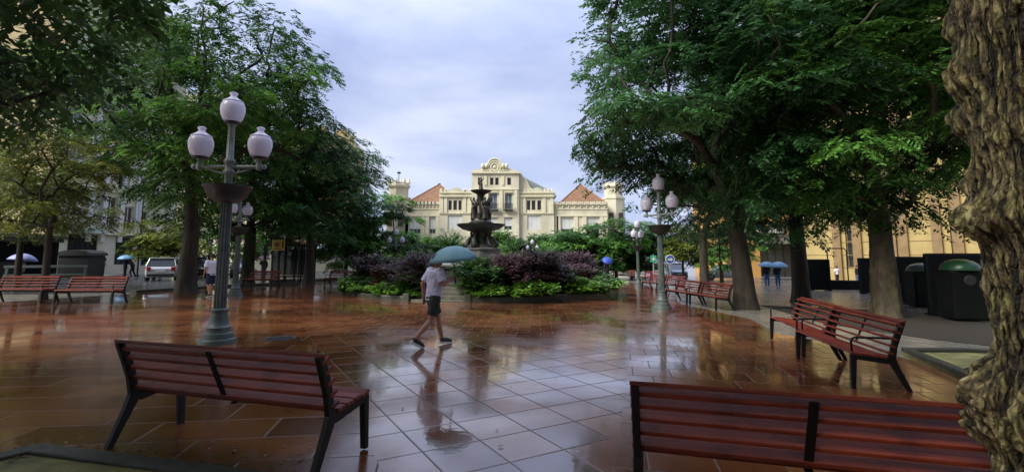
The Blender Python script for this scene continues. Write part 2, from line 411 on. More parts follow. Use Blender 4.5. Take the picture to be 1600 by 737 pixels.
def clump_leaves(C, rc, nspr, rng, ctr, L=.42, pairs=6, lw=.062, ll=.17, flat=.28, droop=.25, sag=.35):
    C = np.asarray(C); k = len(C); n = k*nspr
    rcs = (rc if hasattr(rc, '__len__') else np.full(k, rc)).repeat(nspr)
    c = C.repeat(nspr, 0); az = rng.uniform(0, 2*PI, n); rr = np.sqrt(rng.uniform(0, 1, n))
    pos = c.copy(); pos[:, 0] += rr*rcs*np.cos(az); pos[:, 1] += rr*rcs*np.sin(az)
    pos[:, 2] += rcs*flat*rng.normal(0, .55, n)-.30*rcs*rr*rr
    a2 = az+rng.normal(0, .7, n)
    out = unit(c-np.asarray(ctr)[None, :])
    dr = np.stack([np.cos(a2), np.sin(a2), -droop+rng.normal(0, .22, n)], 1)+.35*out
    q = sprays(pos, dr, L, pairs, lw, ll, rng, sag)
    base = .30+.36*rng.uniform(0, 1, n)**1.4+.26*rng.normal(0, 1, k).repeat(nspr)
    v = np.clip(np.tile(base, 2*pairs)+rng.normal(0, .1, len(q)), 0, 1)
    return q, v

def make_tree(name, label, cat, loc, tr, fork, ctr, rad, ncl, leaf, seed, rc=1.15, nspr=56, L=.42, pairs=6, lw=.062, ll=.17,
              inner=.35, lump=.22, keep=None, bark='bark', group=None, lean=(0, 0), flat=.28, droop=.25, rz=0, lowcut=-.75, flare=1.28, knob=0, extra=()):
    rng = np.random.default_rng(seed)
    root = thing(name, label, cat, loc, rz, group)
    ctr = np.array(ctr, float); rad = np.array(rad, float)
    lob = unit(rng.normal(0, 1, (14, 3))); la = rng.uniform(-1, 1.2, 14)
    C = []; tries = 0
    while len(C) < ncl and tries < ncl*80:
        tries += 1
        d = rng.normal(0, 1, 3); d /= np.linalg.norm(d)
        if d[2] < lowcut: continue
        rr = (inner**3+(1-inner**3)*rng.uniform())**(1/3)
        g = 1+lump*np.sum(la*np.maximum(0, lob@d-.72)/.28)
        p = ctr+d*rad*rr*g
        if keep is not None and not keep(p+np.array(loc)): continue
        if C and min(np.linalg.norm((np.array(C)-p)*np.array([1, 1, 1.5]), axis=1)) < rc*.62: continue
        C.append(p)
    C = np.array(C)
    if len(extra): C = np.concatenate([C, np.array(extra)-np.array(loc)])
    # skeleton
    top = np.array([lean[0], lean[1], fork])
    tp = [np.array([lean[0]*t+.06*tr*math.sin(5*t+seed), lean[1]*t+.06*tr*math.cos(4*t+seed), -.15+(fork+.15)*t]) for t in np.linspace(0, 1, 7)]
    nodes = [top, top+(ctr-top)*.35+rng.normal(0, .15, 3), top+(ctr-top)*.7+rng.normal(0, .25, 3)]; par = [-1, 0, 1]; plen = [0, .5, 1.2]
    order = np.argsort(np.linalg.norm(C-top, axis=1)); paths = []
    for ci in order:
        c = C[ci]; nd = np.array(nodes)
        cost = np.linalg.norm(nd-c, axis=1)+.38*np.array(plen)+np.where(nd[:, 2] > c[2]+.3, 1.5, 0)
        j = int(np.argmin(cost)); a = nd[j]; dist = np.linalg.norm(c-a); prev = j
        chain = [j]
        for t in (.33, .66, 1.0):
            p = a+(c-a)*t; p = p+rng.normal(0, .06*dist, 3)*(t < 1)
            p[2] += .10*dist*math.sin(PI*t)
            nodes.append(p); par.append(prev); plen.append(plen[j]+dist*t); prev = len(nodes)-1; chain.append(prev)
        paths.append(chain)
    cnt = np.ones(len(nodes))
    for i in range(len(nodes)-1, 0, -1): cnt[par[i]] += cnt[i]*.9
    rr_ = tr*.72*np.sqrt(cnt/cnt[0]); rr_ = np.maximum(rr_, .012)
    tb = MB()
    for ch in [[0, 1, 2]]+paths:
        tb.tube([nodes[i] for i in ch], [min(rr_[i], rr_[ch[1]]*1.15) if k == 0 else rr_[i] for k, i in enumerate(ch)], 6, caps=False)
    # trunk with bark ridges and root flare
    nz, na = 40, 44; vs = []; tpa = np.array(tp); zs = np.linspace(0, 1, nz)
    P = np.array([[np.interp(t, np.linspace(0, 1, 7), tpa[:, k]) for k in range(3)] for t in zs])
    A = np.arange(na)*2*PI/na
    pp = np.array([[math.cos(a)*3.2*max(tr, .2)*3, math.sin(a)*3.2*max(tr, .2)*3, P[i, 2]*.9+seed] for i in range(nz) for a in A])
    nn = (fbm(pp, 3)-.45).reshape(nz, na); nk = (fbm(pp*1.7+3.3, 2)-.38).reshape(nz, na)
    for i in range(nz):
        h = max(0, P[i, 2]); rad_ = tr*(1-.25*zs[i])*(1+(flare-1)*math.exp(-h/(tr*.9)))
        for k, a in enumerate(A):
            q = rad_*(1+.22*nn[i, k]+knob*max(0, nk[i, k])+.05*math.cos(5*a+seed)*math.exp(-h/(tr*1.5)))
            vs.append((P[i, 0]+q*math.cos(a), P[i, 1]+q*math.sin(a), P[i, 2]))
    tb.add(vs, [(i*na+k, i*na+(k+1) % na, (i+1)*na+(k+1) % na, (i+1)*na+k) for i in range(nz-1) for k in range(na)])
    tb.build('trunk', bark, root, smooth=True)
    q, v = clump_leaves(C, rc*rng.uniform(.75, 1.25, len(C)), nspr, rng, ctr, L, pairs, lw, ll, flat, droop)
    if keep is not None:
        k = np.array([bool(keep(x)) for x in (q[:, 2]+np.array(loc)[None, :])]); q = q[k]; v = v[k]
    leaf_mesh('crown', q, v, leaf, root)
    return root

# ------------------------------------------------------------------ setting: ground, paving, road, pavements
def sheet(name, pts, dz, m):
    vs = [on(p[0], p[1], dz) for p in pts]
    mb = MB(); mb.add(vs, [tuple(range(len(vs)))]); return struct(mb.build(name, m))
def slab(name, pts, z0, z1, m, parent=None, bevel=0):
    vs = [on(p[0], p[1], z0) for p in pts]
    mb = MB(); mb.extrude(vs, (0, 0, z1-z0)); return mb.build(name, m, parent, bevel=bevel)
def band(name, pts, w, z0, z1, m, closed=False, parent=None):
    """kerb running along a polyline, w wide to its left"""
    pts = [Vector((p[0], p[1])) for p in pts]; n = len(pts); L_ = []; 
    for i in range(n):
        a = pts[i-1] if (i or closed) else None; b = pts[(i+1) % n] if (i < n-1 or closed) else None
        d1 = (pts[i]-a).normalized() if a is not None else None; d2 = (b-pts[i]).normalized() if b is not None else None
        d1 = d1 or d2; d2 = d2 or d1
        n1 = Vector((-d1.y, d1.x)); n2 = Vector((-d2.y, d2.x)); k = (n1+n2).normalized(); k = k/max(.3, k.dot(n1))
        L_.append(pts[i]+k*w)
    vs = []
    for p, q in zip(pts, L_): vs += [on(p.x, p.y, z0), on(p.x, p.y, z1), on(q.x, q.y, z1), on(q.x, q.y, z0)]
    fs = []
    for i in range(n if closed else n-1):
        j = (i+1) % n
        for k in range(4): fs.append((i*4+k, i*4+(k+1) % 4, j*4+(k+1) % 4, j*4+k))
    if not closed: fs += [(0, 1, 2, 3), ((n-1)*4+3, (n-1)*4+2, (n-1)*4+1, (n-1)*4)]
    mb = MB(); mb.add(vs, fs); return mb.build(name, m, parent, bevel=.015)
def g2(px, py): p = G(px, py); return (p.x, p.y)

sheet('ground', [(-400, -60), (400, -60), (400, 500), (-400, 500)], -.012, 'paver')
plaza = [(-30, -8), (-26, 12), g2(0, 472), g2(218, 458), g2(360, 449), g2(460, 443.5), g2(530, 440), g2(640, 436), (-2, 44), (8, 44), g2(975, 439), g2(1010, 446), g2(1050, 458), g2(1062, 474),
         g2(1172, 498), g2(1215, 520), g2(1400, 556), (7.2, 4.0), (9, -8)]
sheet('plaza_paving', plaza, 0, 'paving')
road = [g2(214, 455.5), g2(360, 446.5), g2(460, 441.5), g2(560, 436.5), (-8, 60), (-40, 130), (-62, 130), (-38, 52), (-30.5, 38), (-27, 29.5), (-60, 12), (-60, 4), (-30, 14)]
sheet('road', road, -.006, 'asphalt')
road2 = [g2(1195, 452), g2(1330, 452), (60, 34), (60, 24), g2(1280, 462), g2(1190, 458)]
sheet('side_road', [(11, 52), (60, 40), (60, 46), (13, 60), (9, 60)], -.006, 'asphalt')
struct(band('plaza_kerb', [g2(213, 457.5), g2(360, 448), g2(420, 445.5), g2(466, 443)], .35, -.05, .12, 'mossstone'))
struct(band('terrace_kerb', [g2(420, 441), g2(560, 438)], .5, -.05, .18, 'stone'))
struct(slab('left_pavement', [(-60, 17), (-28.4, 30), (-31.2, 38.5), (-39, 52), (-62, 130), (-90, 130), (-60, 40)], -.05, .10, 'paver'))
# tree pits with kerbs
def g3(px, py): p = GZ(px, py, .10); return (p.x, p.y)
pitL = [g3(-260, 762), g3(66, 690), g3(428, 735), g3(520, 748), (-1.2, 2.4), (-7.5, 1.2)]
k = slab('soil_bed', pitL, -.05, .075, 'soil'); struct(k)
struct(band('soil_bed_kerb', pitL[::-1], .16, -.05, .10, 'mossstone', closed=True))
pitR = [g2(1408, 553), g2(1500, 553), g2(1640, 560), (9.5, 3.2), (6.3, 3.4), g2(1525, 603)]
struct(slab('planted_soil_strip', pitR, -.05, .06, 'soil'))
struct(band('planted_soil_kerb', pitR[::-1], .16, -.05, .12, 'mossstone', closed=True))
def square_pit(c, s, rz):
    q = [Vector((x, y)) for x, y in ((-s, -s), (s, -s), (s, s), (-s, s))]
    m2 = Matrix.Rotation(rz, 2); q = [m2 @ v+Vector((c.x, c.y)) for v in q]
    struct(slab('tree_pit_soil', q, -.05, .03, 'darksoil')); struct(band('tree_pit_kerb', q, -.14, -.05, .07, 'stone', closed=True))
soilR = [g2(1185, 476), g2(1420, 486), g2(1560, 500), g2(1600, 545), g2(1460, 530), g2(1290, 505)]
sheet('bare_soil', soilR, -.004, 'darksoil')

# ------------------------------------------------------------------ benches
def make_bench(arms, label, loc, rz, L=1.96, group='red slatted benches'):
    t = thing('park_bench', label, 'bench', loc, rz, group)
    mb = MB()
    for i in range(4):
        y = -.235+i*.107; z = .462-i*.012-(.008 if i == 0 else 0)
        mb.bar((-L/2, y, z), (L/2, y, z), .098, .032, up=(0, .1 if i else .35, 1))
    mb.build('seat', 'wood', t, bevel=.006)
    mb = MB(); prof = [(.172, .475), (.196, .566), (.226, .657), (.262, .746), (.302, .828)]
    for i, (y, z) in enumerate(prof):
        d = Vector((0, .30+.05*i, 1)).normalized(); a, b = Vector((-L/2, y, z)), Vector((L/2, y, z))
        mb.bar(a, b, .030, .0935, up=(0, -d.z, d.y))
    mb.bar((-L/2, .345, .874), (L/2, .345, .874), .070, .026, up=(0, -.25, 1))
    mb.build('backrest', 'wood', t, bevel=.006)
    for sx in (-1, 1):
        x = sx*(L/2-.03); th = .052
        def plate(pts, name, w=th, xx=x):
            m_ = MB(); m_.extrude([(xx-w/2, y, z) for y, z in pts], (w, 0, 0)); return m_.build(name, 'steel', t, bevel=.005)
        plate([(-.300, 0), (-.250, 0), (-.212, .425), (-.285, .445)], 'leg')
        plate([(.345, 0), (.395, 0), (.270, .300), (.235, .405), (.12, .40), (.165, .345)], 'leg')
        plate([(-.283, .412), (-.212, .383), (.14, .335), (.19, .40), (.10, .425), (-.280, .452)], 'seat_frame', th-.006)
        plate([(.120, .40), (.235, .402), (.262, .55), (.320, .71), (.378, .86), (.345, .882), (.290, .825), (.238, .70), (.192, .56), (.178, .47)], 'back_frame', th-.006)
    mb = MB(); mb.bar((-L/2+.05, -.06, .405), (L/2-.05, -.06, .405), .03, .04)
    mb.bar((-.02, -.24, .432), (-.02, .13, .392), .045, .012); mb.bar((0, .205, .47), (0, .385, .85), .05, .010, up=(0, 1, -.4))
    mb.build('crossbar', 'steel', t)
    if arms:
        for sx in (-1, 1):
            x = sx*(L/2-.03)
            pts = [(x, -.262, .44), (x, -.262, .60), (x, -.250, .642), (x, -.215, .66), (x, .05, .662), (x, .262, .655)]
            MB().tube(pts, .015, 8).build('armrest', 'steel', t, smooth=True)
    return t
def face_rz(front): return math.atan2(front.x, -front.y)
def bench_from_front(a, b, arms, label, flip=False, length=None):
    """a, b: ground points of the front legs (b on the sitter's-view right seen from the front)"""
    a, b = a.to_2d(), b.to_2d(); d = (b-a).normalized(); f = Vector((d.y, -d.x))
    mid = (a+b)/2-f*.27
    return make_bench(arms, label, on(mid.x, mid.y), face_rz(f))
# front left, seen from behind
a, b = G(172, 698).to_2d(), G(487, 752).to_2d(); d = (b-a).normalized(); f = Vector((-d.y, d.x)); mid = (a+b)/2+f*.36
print('bench L', (b-a).length, d)
make_bench(False, 'dark-backed bench seen from behind beside the grey lamp post and soil bed', on(mid.x, mid.y), face_rz(f), (b-a).length+.08)
a, b = GZ(981, 594, .875).to_2d(), GZ(1492, 633, .875).to_2d(); d = (b-a).normalized(); f = Vector((-d.y, d.x)); mid = a+d*.99+f*.345
print('bench R', (b-a).length, d)
make_bench(False, 'bench seen from behind, cut off by the bottom edge, beside the gnarled trunk', on(mid.x, mid.y), face_rz(f))
# pair on the right
a, b = G(1186, 529), G(1236, 556); c, d_ = G(1244, 560), G(1334, 606)
print('A', (b-a).length, 'B', (d_-c).length)
rowd = (G(1186, 529)-d_).to_2d().normalized()
def row_bench(start, dirn, off, label, arms=True):
    s = start.to_2d()+dirn*off; e = s+dirn*1.9; f = Vector((-dirn.y, dirn.x))   # row runs away, seats face left
    mid = (s+e)/2-f*.27
    return make_bench(arms, label, on(mid.x, mid.y), face_rz(f))
row_bench(d_, rowd, 0, 'nearest wet red bench with armrests on the right, facing left')
row_bench(d_+Vector((.10, 0, 0)), (rowd+Vector((.035, .0))).normalized(), 2.14, 'wet red bench with armrests just behind the nearest right-hand one')
rd = Vector((-.10, 1)).normalized()
row_bench(G(1119, 485), rd, 0, 'red bench in front of the dark trunk beside the right lamp post, nearer of two')
row_bench(G(1119, 485), rd, 2.15, 'red bench right of the lamp post, farther of two end to end')
row_bench(G(1056, 459), Vector((-.16, 1)).normalized(), 0, 'small distant bench just right of the right lamp post, nearer of two')
row_bench(G(1056, 459), Vector((-.16, 1)).normalized(), 2.15, 'small distant bench by the right lamp post, farther of two')
row_bench(G(1021, 443), Vector((-.3, 1)).normalized(), 0, 'tiny far bench between the two right lamp posts, facing left')
bench_from_front(G(956, 437.5), G(989, 438.5), True, 'far red bench facing the camera behind the right flower bed')
a, b = G(90, 475), G(174, 476); dd = (b-a).normalized()
bench_from_front(b-dd*1.9, b, True, 'red bench facing the plaza on the left, right of the thin tree')
bench_from_front(b-dd*4.25, b-dd*2.35, True, 'red bench at the left picture edge, left of the thin tree')
bench_from_front(G(380, 449), G(421, 450.5), True, 'red bench by the dark trunks behind the small lamp post')
bench_from_front(G(511, 447), G(549, 448), True, 'red bench half hidden behind the left flower bed shrubs')

# ------------------------------------------------------------------ lamp posts
LAMPG = 'cast iron lamp posts with three globes'
def make_lamp(label, loc, rz):
    t = thing('street_lamp', label, 'street lamp', loc, rz, LAMPG)
    MB().lathe([(.31, -.12), (.31, .06), (.30, .085), (.265, .10), (.255, .15), (.25, .19), (.22, .205), (.205, .26), (.215, .30), (.19, .32), (.165, .36), (.15, .48), (.135, .56), (.15, .58), (.15, .62), (.115, .64)], n=32).build('base', 'iron', t, smooth=40)
    mb = MB(); mb.lathe([(.112, .62), (.108, 1.2), (.100, 2.2), (.094, 2.95)], n=72, flute=.16, nf=14)
    mb.build('column', 'iron', t, smooth=50)
    mb = MB(); mb.lathe([(.07, 2.9), (.07, 3.16), (.095, 3.18), (.095, 3.22), (.075, 3.24), (.075, 3.36), (.098, 3.38), (.098, 3.43), (.066, 3.46), (.060, 4.10), (.085, 4.12), (.085, 4.15)], n=56, flute=.12, nf=10)
    mb.build('upper_column', 'ironlight', t, smooth=50)
    mb = MB(); mb.lathe([(.11, 2.60), (.20, 2.62), (.33, 2.72), (.40, 2.88), (.425, 2.90), (.425, 2.925), (.38, 2.925), (.33, 2.89), (.09, 2.88)], n=36)
    mb.build('planter_bowl', 'darkiron', t, smooth=40)
    mb = MB(); mb.tube([(-.62, 0, 3.30), (.62, 0, 3.30)], .035, 10)
    for s in (-1, 1):
        mb.lathe([(.0, -.07), (.045, -.06), (.06, 0), (.045, .06), (0, .07)], (s*.56, 0, 3.30), 14)
        mb.tube([(s*.56, 0, 3.30), (s*.56, 0, 3.40), (s*.56, 0, 3.46)], [.05, .035, .06], 12)
        mb.tube([(s*.10, 0, 3.17), (s*.3, 0, 3.22), (s*.42, 0, 3.28)], .016, 8)
        mb.ball((s*.66, 0, 3.30), .05)
    mb.build('crossarm', 'ironlight', t, smooth=50)
    for x, z in ((-.56, 3.48), (.56, 3.48), (0, 4.17)):
        g = MB().lathe([(.10, z), (.13, z+.012), (.17, z+.06), (.203, z+.15), (.217, z+.24), (.215, z+.31), (.198, z+.37), (.175, z+.40)], (x, 0, 0), 30).build('globe', 'globe', t, smooth=60)
        MB().lathe([(.10, z-.03), (.135, z-.02), (.145, z+.014), (.09, z+.014)], (x, 0, 0), 20).build('collar', 'darkiron', g, smooth=30)
        MB().lathe([(.184, z+.405), (.184, z+.42), (.145, z+.445), (.10, z+.475), (.062, z+.505), (.05, z+.53), (.07, z+.555), (.075, z+.585), (.05, z+.60), (.0, z+.602)], (x, 0, 0), 24, lobes=.0).build('cap', 'globe', g, smooth=40)
    return t
def lamp_at(src, px, py, top, rz, label):
    p = G(px, py); h = at(px, top, p.y).z-p.z; s = h/4.77
    return copy_tree(src, p, rz, s, label)
p = G(340, 536); lamp0 = make_lamp('tall lamp post in the left foreground with fluted grey column and dark bowl', p, R(2))
h = at(362, 145, p.y).z-p.z; lamp0.scale = (h/4.77,)*3; print('lamp h', h)
lamp_at(lamp0, 1035, 482, 272, R(-56), 'grey lamp post at the right, beside the red benches')
lamp_at(lamp0, 367, 461, 290, R(88), 'lamp post partly hidden behind the tall foreground lamp post')
lamp_at(lamp0, 998, 448, 343, R(50), 'small dark lamp post behind and left of the right lamp post')
p = G(617, 441); s = .79; copy_tree(lamp0, p, R(5), s, 'far three-globe lamp rising over the left flower bed')
p = G(832, 436); copy_tree(lamp0, p, R(-3), .74, 'farthest three-globe lamp, just right of the fountain statues')

# ------------------------------------------------------------------ fountain, steps and flower beds
FC = Vector((-1.62, 25.0, 0)); FC.z = gz(FC.x, FC.y); RO = 6.55
fl, fr_ = G(598, 468), G(738, 471)
print('bed radii', (fl-FC).length, (fr_-FC).length, (G(945, 463)-FC).length, (G(525, 463)-FC).length)
ft = thing('fountain', 'tall dark bronze fountain with two bowls, statues and round stone basin', 'fountain', FC)
MB().lathe([(3.35, -.2), (3.35, .15), (3.2, .22), (3.15, .3), (3.15, 1.18), (3.28, 1.26), (3.36, 1.30), (3.36, 1.43), (3.28, 1.46), (2.9, 1.46), (2.86, 1.40), (2.86, .6)], n=64, caps=False).build('basin_wall', 'stonedark', ft, smooth=30)
MB().lathe([(3.39, 1.34), (3.41, 1.37), (3.41, 1.45), (3.36, 1.49), (2.9, 1.49), (2.88, 1.45)], n=64, caps=False).build('rim', 'stonerim', ft, smooth=30)
MB().lathe([(2.9, 1.22), (2.0, 1.222), (1.0, 1.22)], n=48, caps=False).build('basin_water', 'water', ft)
mb = MB(); mb.lathe([(1.45, .6), (1.45, 1.50), (1.38, 1.56), (1.15, 1.58), (1.10, 1.62), (1.02, 1.66), (.98, 2.1), (1.06, 2.14), (1.06, 2.2), (.9, 2.24)], n=8)
mb.build('plinth', 'stone', ft)
def fuse(mb, name, m, parent, voxel, smooth_it=2, wrinkle=0):
    me = bpy.data.meshes.new(name); me.from_pydata(mb.v, [], mb.f)
    bm = bmesh.new(); bm.from_mesh(me); bmesh.ops.recalc_face_normals(bm, faces=bm.faces); bm.to_mesh(me); bm.free()
    o = bpy.data.objects.new(name, me); COL.objects.link(o)
    r = o.modifiers.new('r', 'REMESH'); r.mode = 'VOXEL'; r.voxel_size = voxel; r.use_smooth_shade = True
    if smooth_it:
        s = o.modifiers.new('s', 'SMOOTH'); s.iterations = smooth_it; s.factor = .5
    dg = bpy.context.evaluated_depsgraph_get(); dg.update()
    me2 = bpy.data.meshes.new_from_object(o.evaluated_get(dg)); me2.name = name
    o.modifiers.clear(); o.data = me2; bpy.data.meshes.remove(me)
    if wrinkle:
        nv = len(me2.vertices); co = np.zeros(nv*3); me2.vertices.foreach_get('co', co); co = co.reshape(-1, 3); no = np.zeros(nv*3); me2.vertices.foreach_get('normal', no); no = no.reshape(-1, 3)
        f = np.abs(fbm(co*np.array([11, 11, 15])+fbm(co*5, 2)[:, None]*3+4, 3)-.44); co = co+no*((f-.08)*wrinkle)[:, None]; me2.vertices.foreach_set('co', co.ravel()); me2.update()
    me2.materials.clear(); me2.materials.append(M[m])
    me2.polygons.foreach_set('use_smooth', [True]*len(me2.polygons))
    if parent: o.parent = parent
    return o
def statue(mb, x, y, z, s, a, arm=1):
    """standing draped figure, height s"""
    c, q = math.cos(a), math.sin(a)
    def p(u, v, w): return (x+(u*c-v*q)*s, y+(u*q+v*c)*s, z+w*s)
    mb.tube([p(0, 0, 0), p(0, 0, .22), p(.01, 0, .5), p(0, 0, .6), p(0, 0, .76), p(0, 0, .83), p(0, 0, .87)], [.17*s, .13*s, .115*s, .085*s, .125*s, .08*s, .045*s], 12)
    mb.ball(p(.02, 0, .93), (.058*s, .058*s, .075*s))
    for sd in (-1, 1):
        if sd == arm: mb.tube([p(0, sd*.12, .80), p(.08, sd*.20, .88), p(.06, sd*.17, 1.02)], [.042*s, .036*s, .03*s], 8)
        else: mb.tube([p(0, sd*.12, .80), p(.04, sd*.18, .62), p(.14, sd*.12, .5)], [.042*s, .036*s, .03*s], 8)
    mb.tube([p(.05, .08, .75), p(-.06, -.1, .5), p(-.12, -.14, .1)], [.05*s, .06*s, .05*s], 8)
mb = MB(); mb.lathe([(.75, 2.2), (.7, 2.34), (.46, 2.46), (.36, 2.75), (.42, 3.0), (.6, 3.12)], n=20)
mb.build('stem', 'bronze', ft, smooth=50)
for k in range(4):
    mb = MB(); a = PI/4+k*PI/2+.35
    # crouching dolphin-like scroll figures round the stem
    mb.tube([(.62*math.cos(a), .62*math.sin(a), 2.16), (.80*math.cos(a+.1), .80*math.sin(a+.1), 2.34), (.72*math.cos(a), .72*math.sin(a), 2.62), (.50*math.cos(a-.1), .50*math.sin(a-.1), 2.86), (.62*math.cos(a), .62*math.sin(a), 3.05)], [.13, .19, .15, .10, .07], 10)
    mb.ball((.86*math.cos(a+.12), .86*math.sin(a+.12), 2.40), .15)
    fuse(mb, 'scroll_figure', 'bronze', ft, .035)
MB().lathe([(.42, 3.02), (.62, 3.10), (.95, 3.20), (1.12, 3.32), (1.22, 3.40), (1.24, 3.46), (1.16, 3.46), (1.08, 3.40), (.35, 3.36)], n=80, lobes=.02, nl=16).build('lower_bowl', 'bronze', ft, smooth=50)
MB().lathe([(.62, 3.34), (.62, 3.56), (.54, 3.60), (.50, 3.72), (.2, 3.74), (.16, 4.4), (.13, 4.9), (.2, 5.0), (.12, 5.08)], n=24).build('statue_base', 'bronze', ft, smooth=50)
for k in range(4):
    mb = MB(); a = k*PI/2+.55; statue(mb, .41*math.cos(a), .41*math.sin(a), 3.70, 1.16, a, 1 if k % 2 else -1); mb.tube([(.36*math.cos(a+1), .36*math.sin(a+1), 3.6), (.42*math.cos(a+.9), .42*math.sin(a+.9), 4.0), (.3*math.cos(a+.7), .3*math.sin(a+.7), 4.4)], [.16, .15, .09], 10)
    fuse(mb, 'statue', 'bronze', ft, .028, 1)
MB().lathe([(.10, 4.94), (.22, 5.03), (.40, 5.12), (.53, 5.19), (.56, 5.23), (.50, 5.23), (.10, 5.17)], n=40, lobes=.02, nl=12).build('upper_bowl', 'bronze', ft, smooth=50)
mb = MB(); mb.lathe([(.10, 5.14), (.13, 5.25), (.07, 5.30)], n=12); statue(mb, 0, 0, 5.28, .66, -1.4, 1); fuse(mb, 'top_statue', 'bronze', ft, .022, 1)

gapdir = (G(687, 470)-FC).to_2d(); ga = math.atan2(gapdir.y, gapdir.x); half = 1.12/RO
st = thing('stone_steps', 'dark wet stone steps rising to the fountain between two flower beds', 'steps', FC, ga)
mb = MB()
for i in range(5):
    r1 = RO-.15-i*.36; z1 = .14*(i+1)
    mb.box(((3.36+r1)/2, 0, z1-.07-(.05 if i == 0 else 0)), (r1-3.36, 2.2, .14+(.1 if i == 0 else 0)))
mb.build('steps', 'stonedark', st, bevel=.012)
def arc_bed(a0, a1, label):
    t = thing('flower_bed', label, 'flower bed', FC, 0, 'curved flower beds round the fountain')
    n = 14; ri = 3.75; prof = [(RO+.02, -.25), (RO+.02, .24), (RO-.02, .28), (RO-.24, .28), (RO-.24, .1)]
    vs = []; fs = []
    for i in range(n+1):
        a = a0+(a1-a0)*i/n
        for r, z in prof: vs.append((r*math.cos(a), r*math.sin(a), z))
    m_ = len(prof)
    for i in range(n):
        for k in range(m_-1): fs.append((i*m_+k, (i+1)*m_+k, (i+1)*m_+k+1, i*m_+k+1))
    mb = MB(); mb.add(vs, fs)
    for a in (a0, a1):
        c = Vector((math.cos(a), math.sin(a), 0)); s = 1 if a == a0 else -1
        tn = Vector((-c.y, c.x, 0))*s
        mb.bar(c*3.4+Vector((0, 0, .06))+tn*.13, c*(RO+.03)+Vector((0, 0, .06))+tn*.13, .26, .62)
    mb.build('kerb', 'mossstone', t, bevel=.02)
    vs = []; fs = []
    for i in range(n+1):
        a = a0+(a1-a0)*i/n
        for r, z in ((RO-.23, .22), (5.4, .42), (ri, .40)): vs.append((r*math.cos(a), r*math.sin(a), z))
    for i in range(n):
        for k in range(2): fs.append((i*3+k, i*3+k+1, (i+1)*3+k+1, (i+1)*3+k))
    mb = MB(); mb.add(vs, fs); mb.build('soil', 'darksoil', t)
    return t
arc_bed(ga+half, ga+PI-half*.3, 'flower bed with lime green edging right of the fountain steps')
arc_bed(ga-PI+half*.3, ga-half, 'flower bed with purple shrubs left of the fountain steps')

def make_shrub(name, label, cat, leaf, seed, r, h, n, group, lw=.05, ll=.12, L=.3, pairs=4, flat=.5, stems='bark'):
    rng = np.random.default_rng(seed); t = thing(name, label, cat, (0, 0, 0), 0, group)
    C = np.stack([rng.normal(0, r*.42, n), rng.normal(0, r*.42, n), h*rng.uniform(.30, .95, n)], 1)
    C[:, 2] *= 1-.25*(np.hypot(C[:, 0], C[:, 1])/r)**2
    q, v = clump_leaves(C, r*.34, 40, rng, (0, 0, h*.2), L, pairs, lw, ll, flat, -.35, .2)
    leaf_mesh('foliage', q, v, leaf, t)
    mb = MB()
    for c in C[::2]: mb.tube([(c[0]*.1, c[1]*.1, 0), (c[0]*.5, c[1]*.5, c[2]*.5), tuple(c)], [.02, .014, .006], 5, caps=False)
    mb.build('stem', stems, t); return t
gp = 'purple-leaved shrubs in the flower beds'
shr = [make_shrub('purple_shrub', 'x', 'shrub', 'leafpurple', 11+i, .95, 1.35, 34, gp, .036, .085) for i in range(2)]
shrK = [make_shrub('pink_flowering_shrub', 'x', 'shrub', 'leafpink', 31+i, .85, 1.25, 34, 'pink-tinged shrubs in the right flower bed', .035, .09, .34, 5) for i in range(1)]
shrD = [make_shrub('green_shrub', 'x', 'shrub', 'leafC', 41, .8, 1.0, 30, 'dark green shrubs in the flower beds')]
lime = [make_shrub('lime_plant', 'x', 'plant', 'leaflime', 21+i, .50, .42, 16, 'lime green plants edging the flower beds', .070, .115, .2, 2, .35) for i in range(2)]
used = set()
def put(src, ang, r, label, s=1.0, dz=.36):
    x, y = FC.x+r*math.cos(ang), FC.y+r*math.sin(ang); z = FC.z+dz
    rz = rnd.uniform(0, 6)
    if src.name not in used:
        used.add(src.name); src.location = (x, y, z); src.rotation_euler = (0, 0, rz); src.scale = (s, s, s); src['label'] = label; return src
    return copy_tree(src, (x, y, z), rz, s, label)
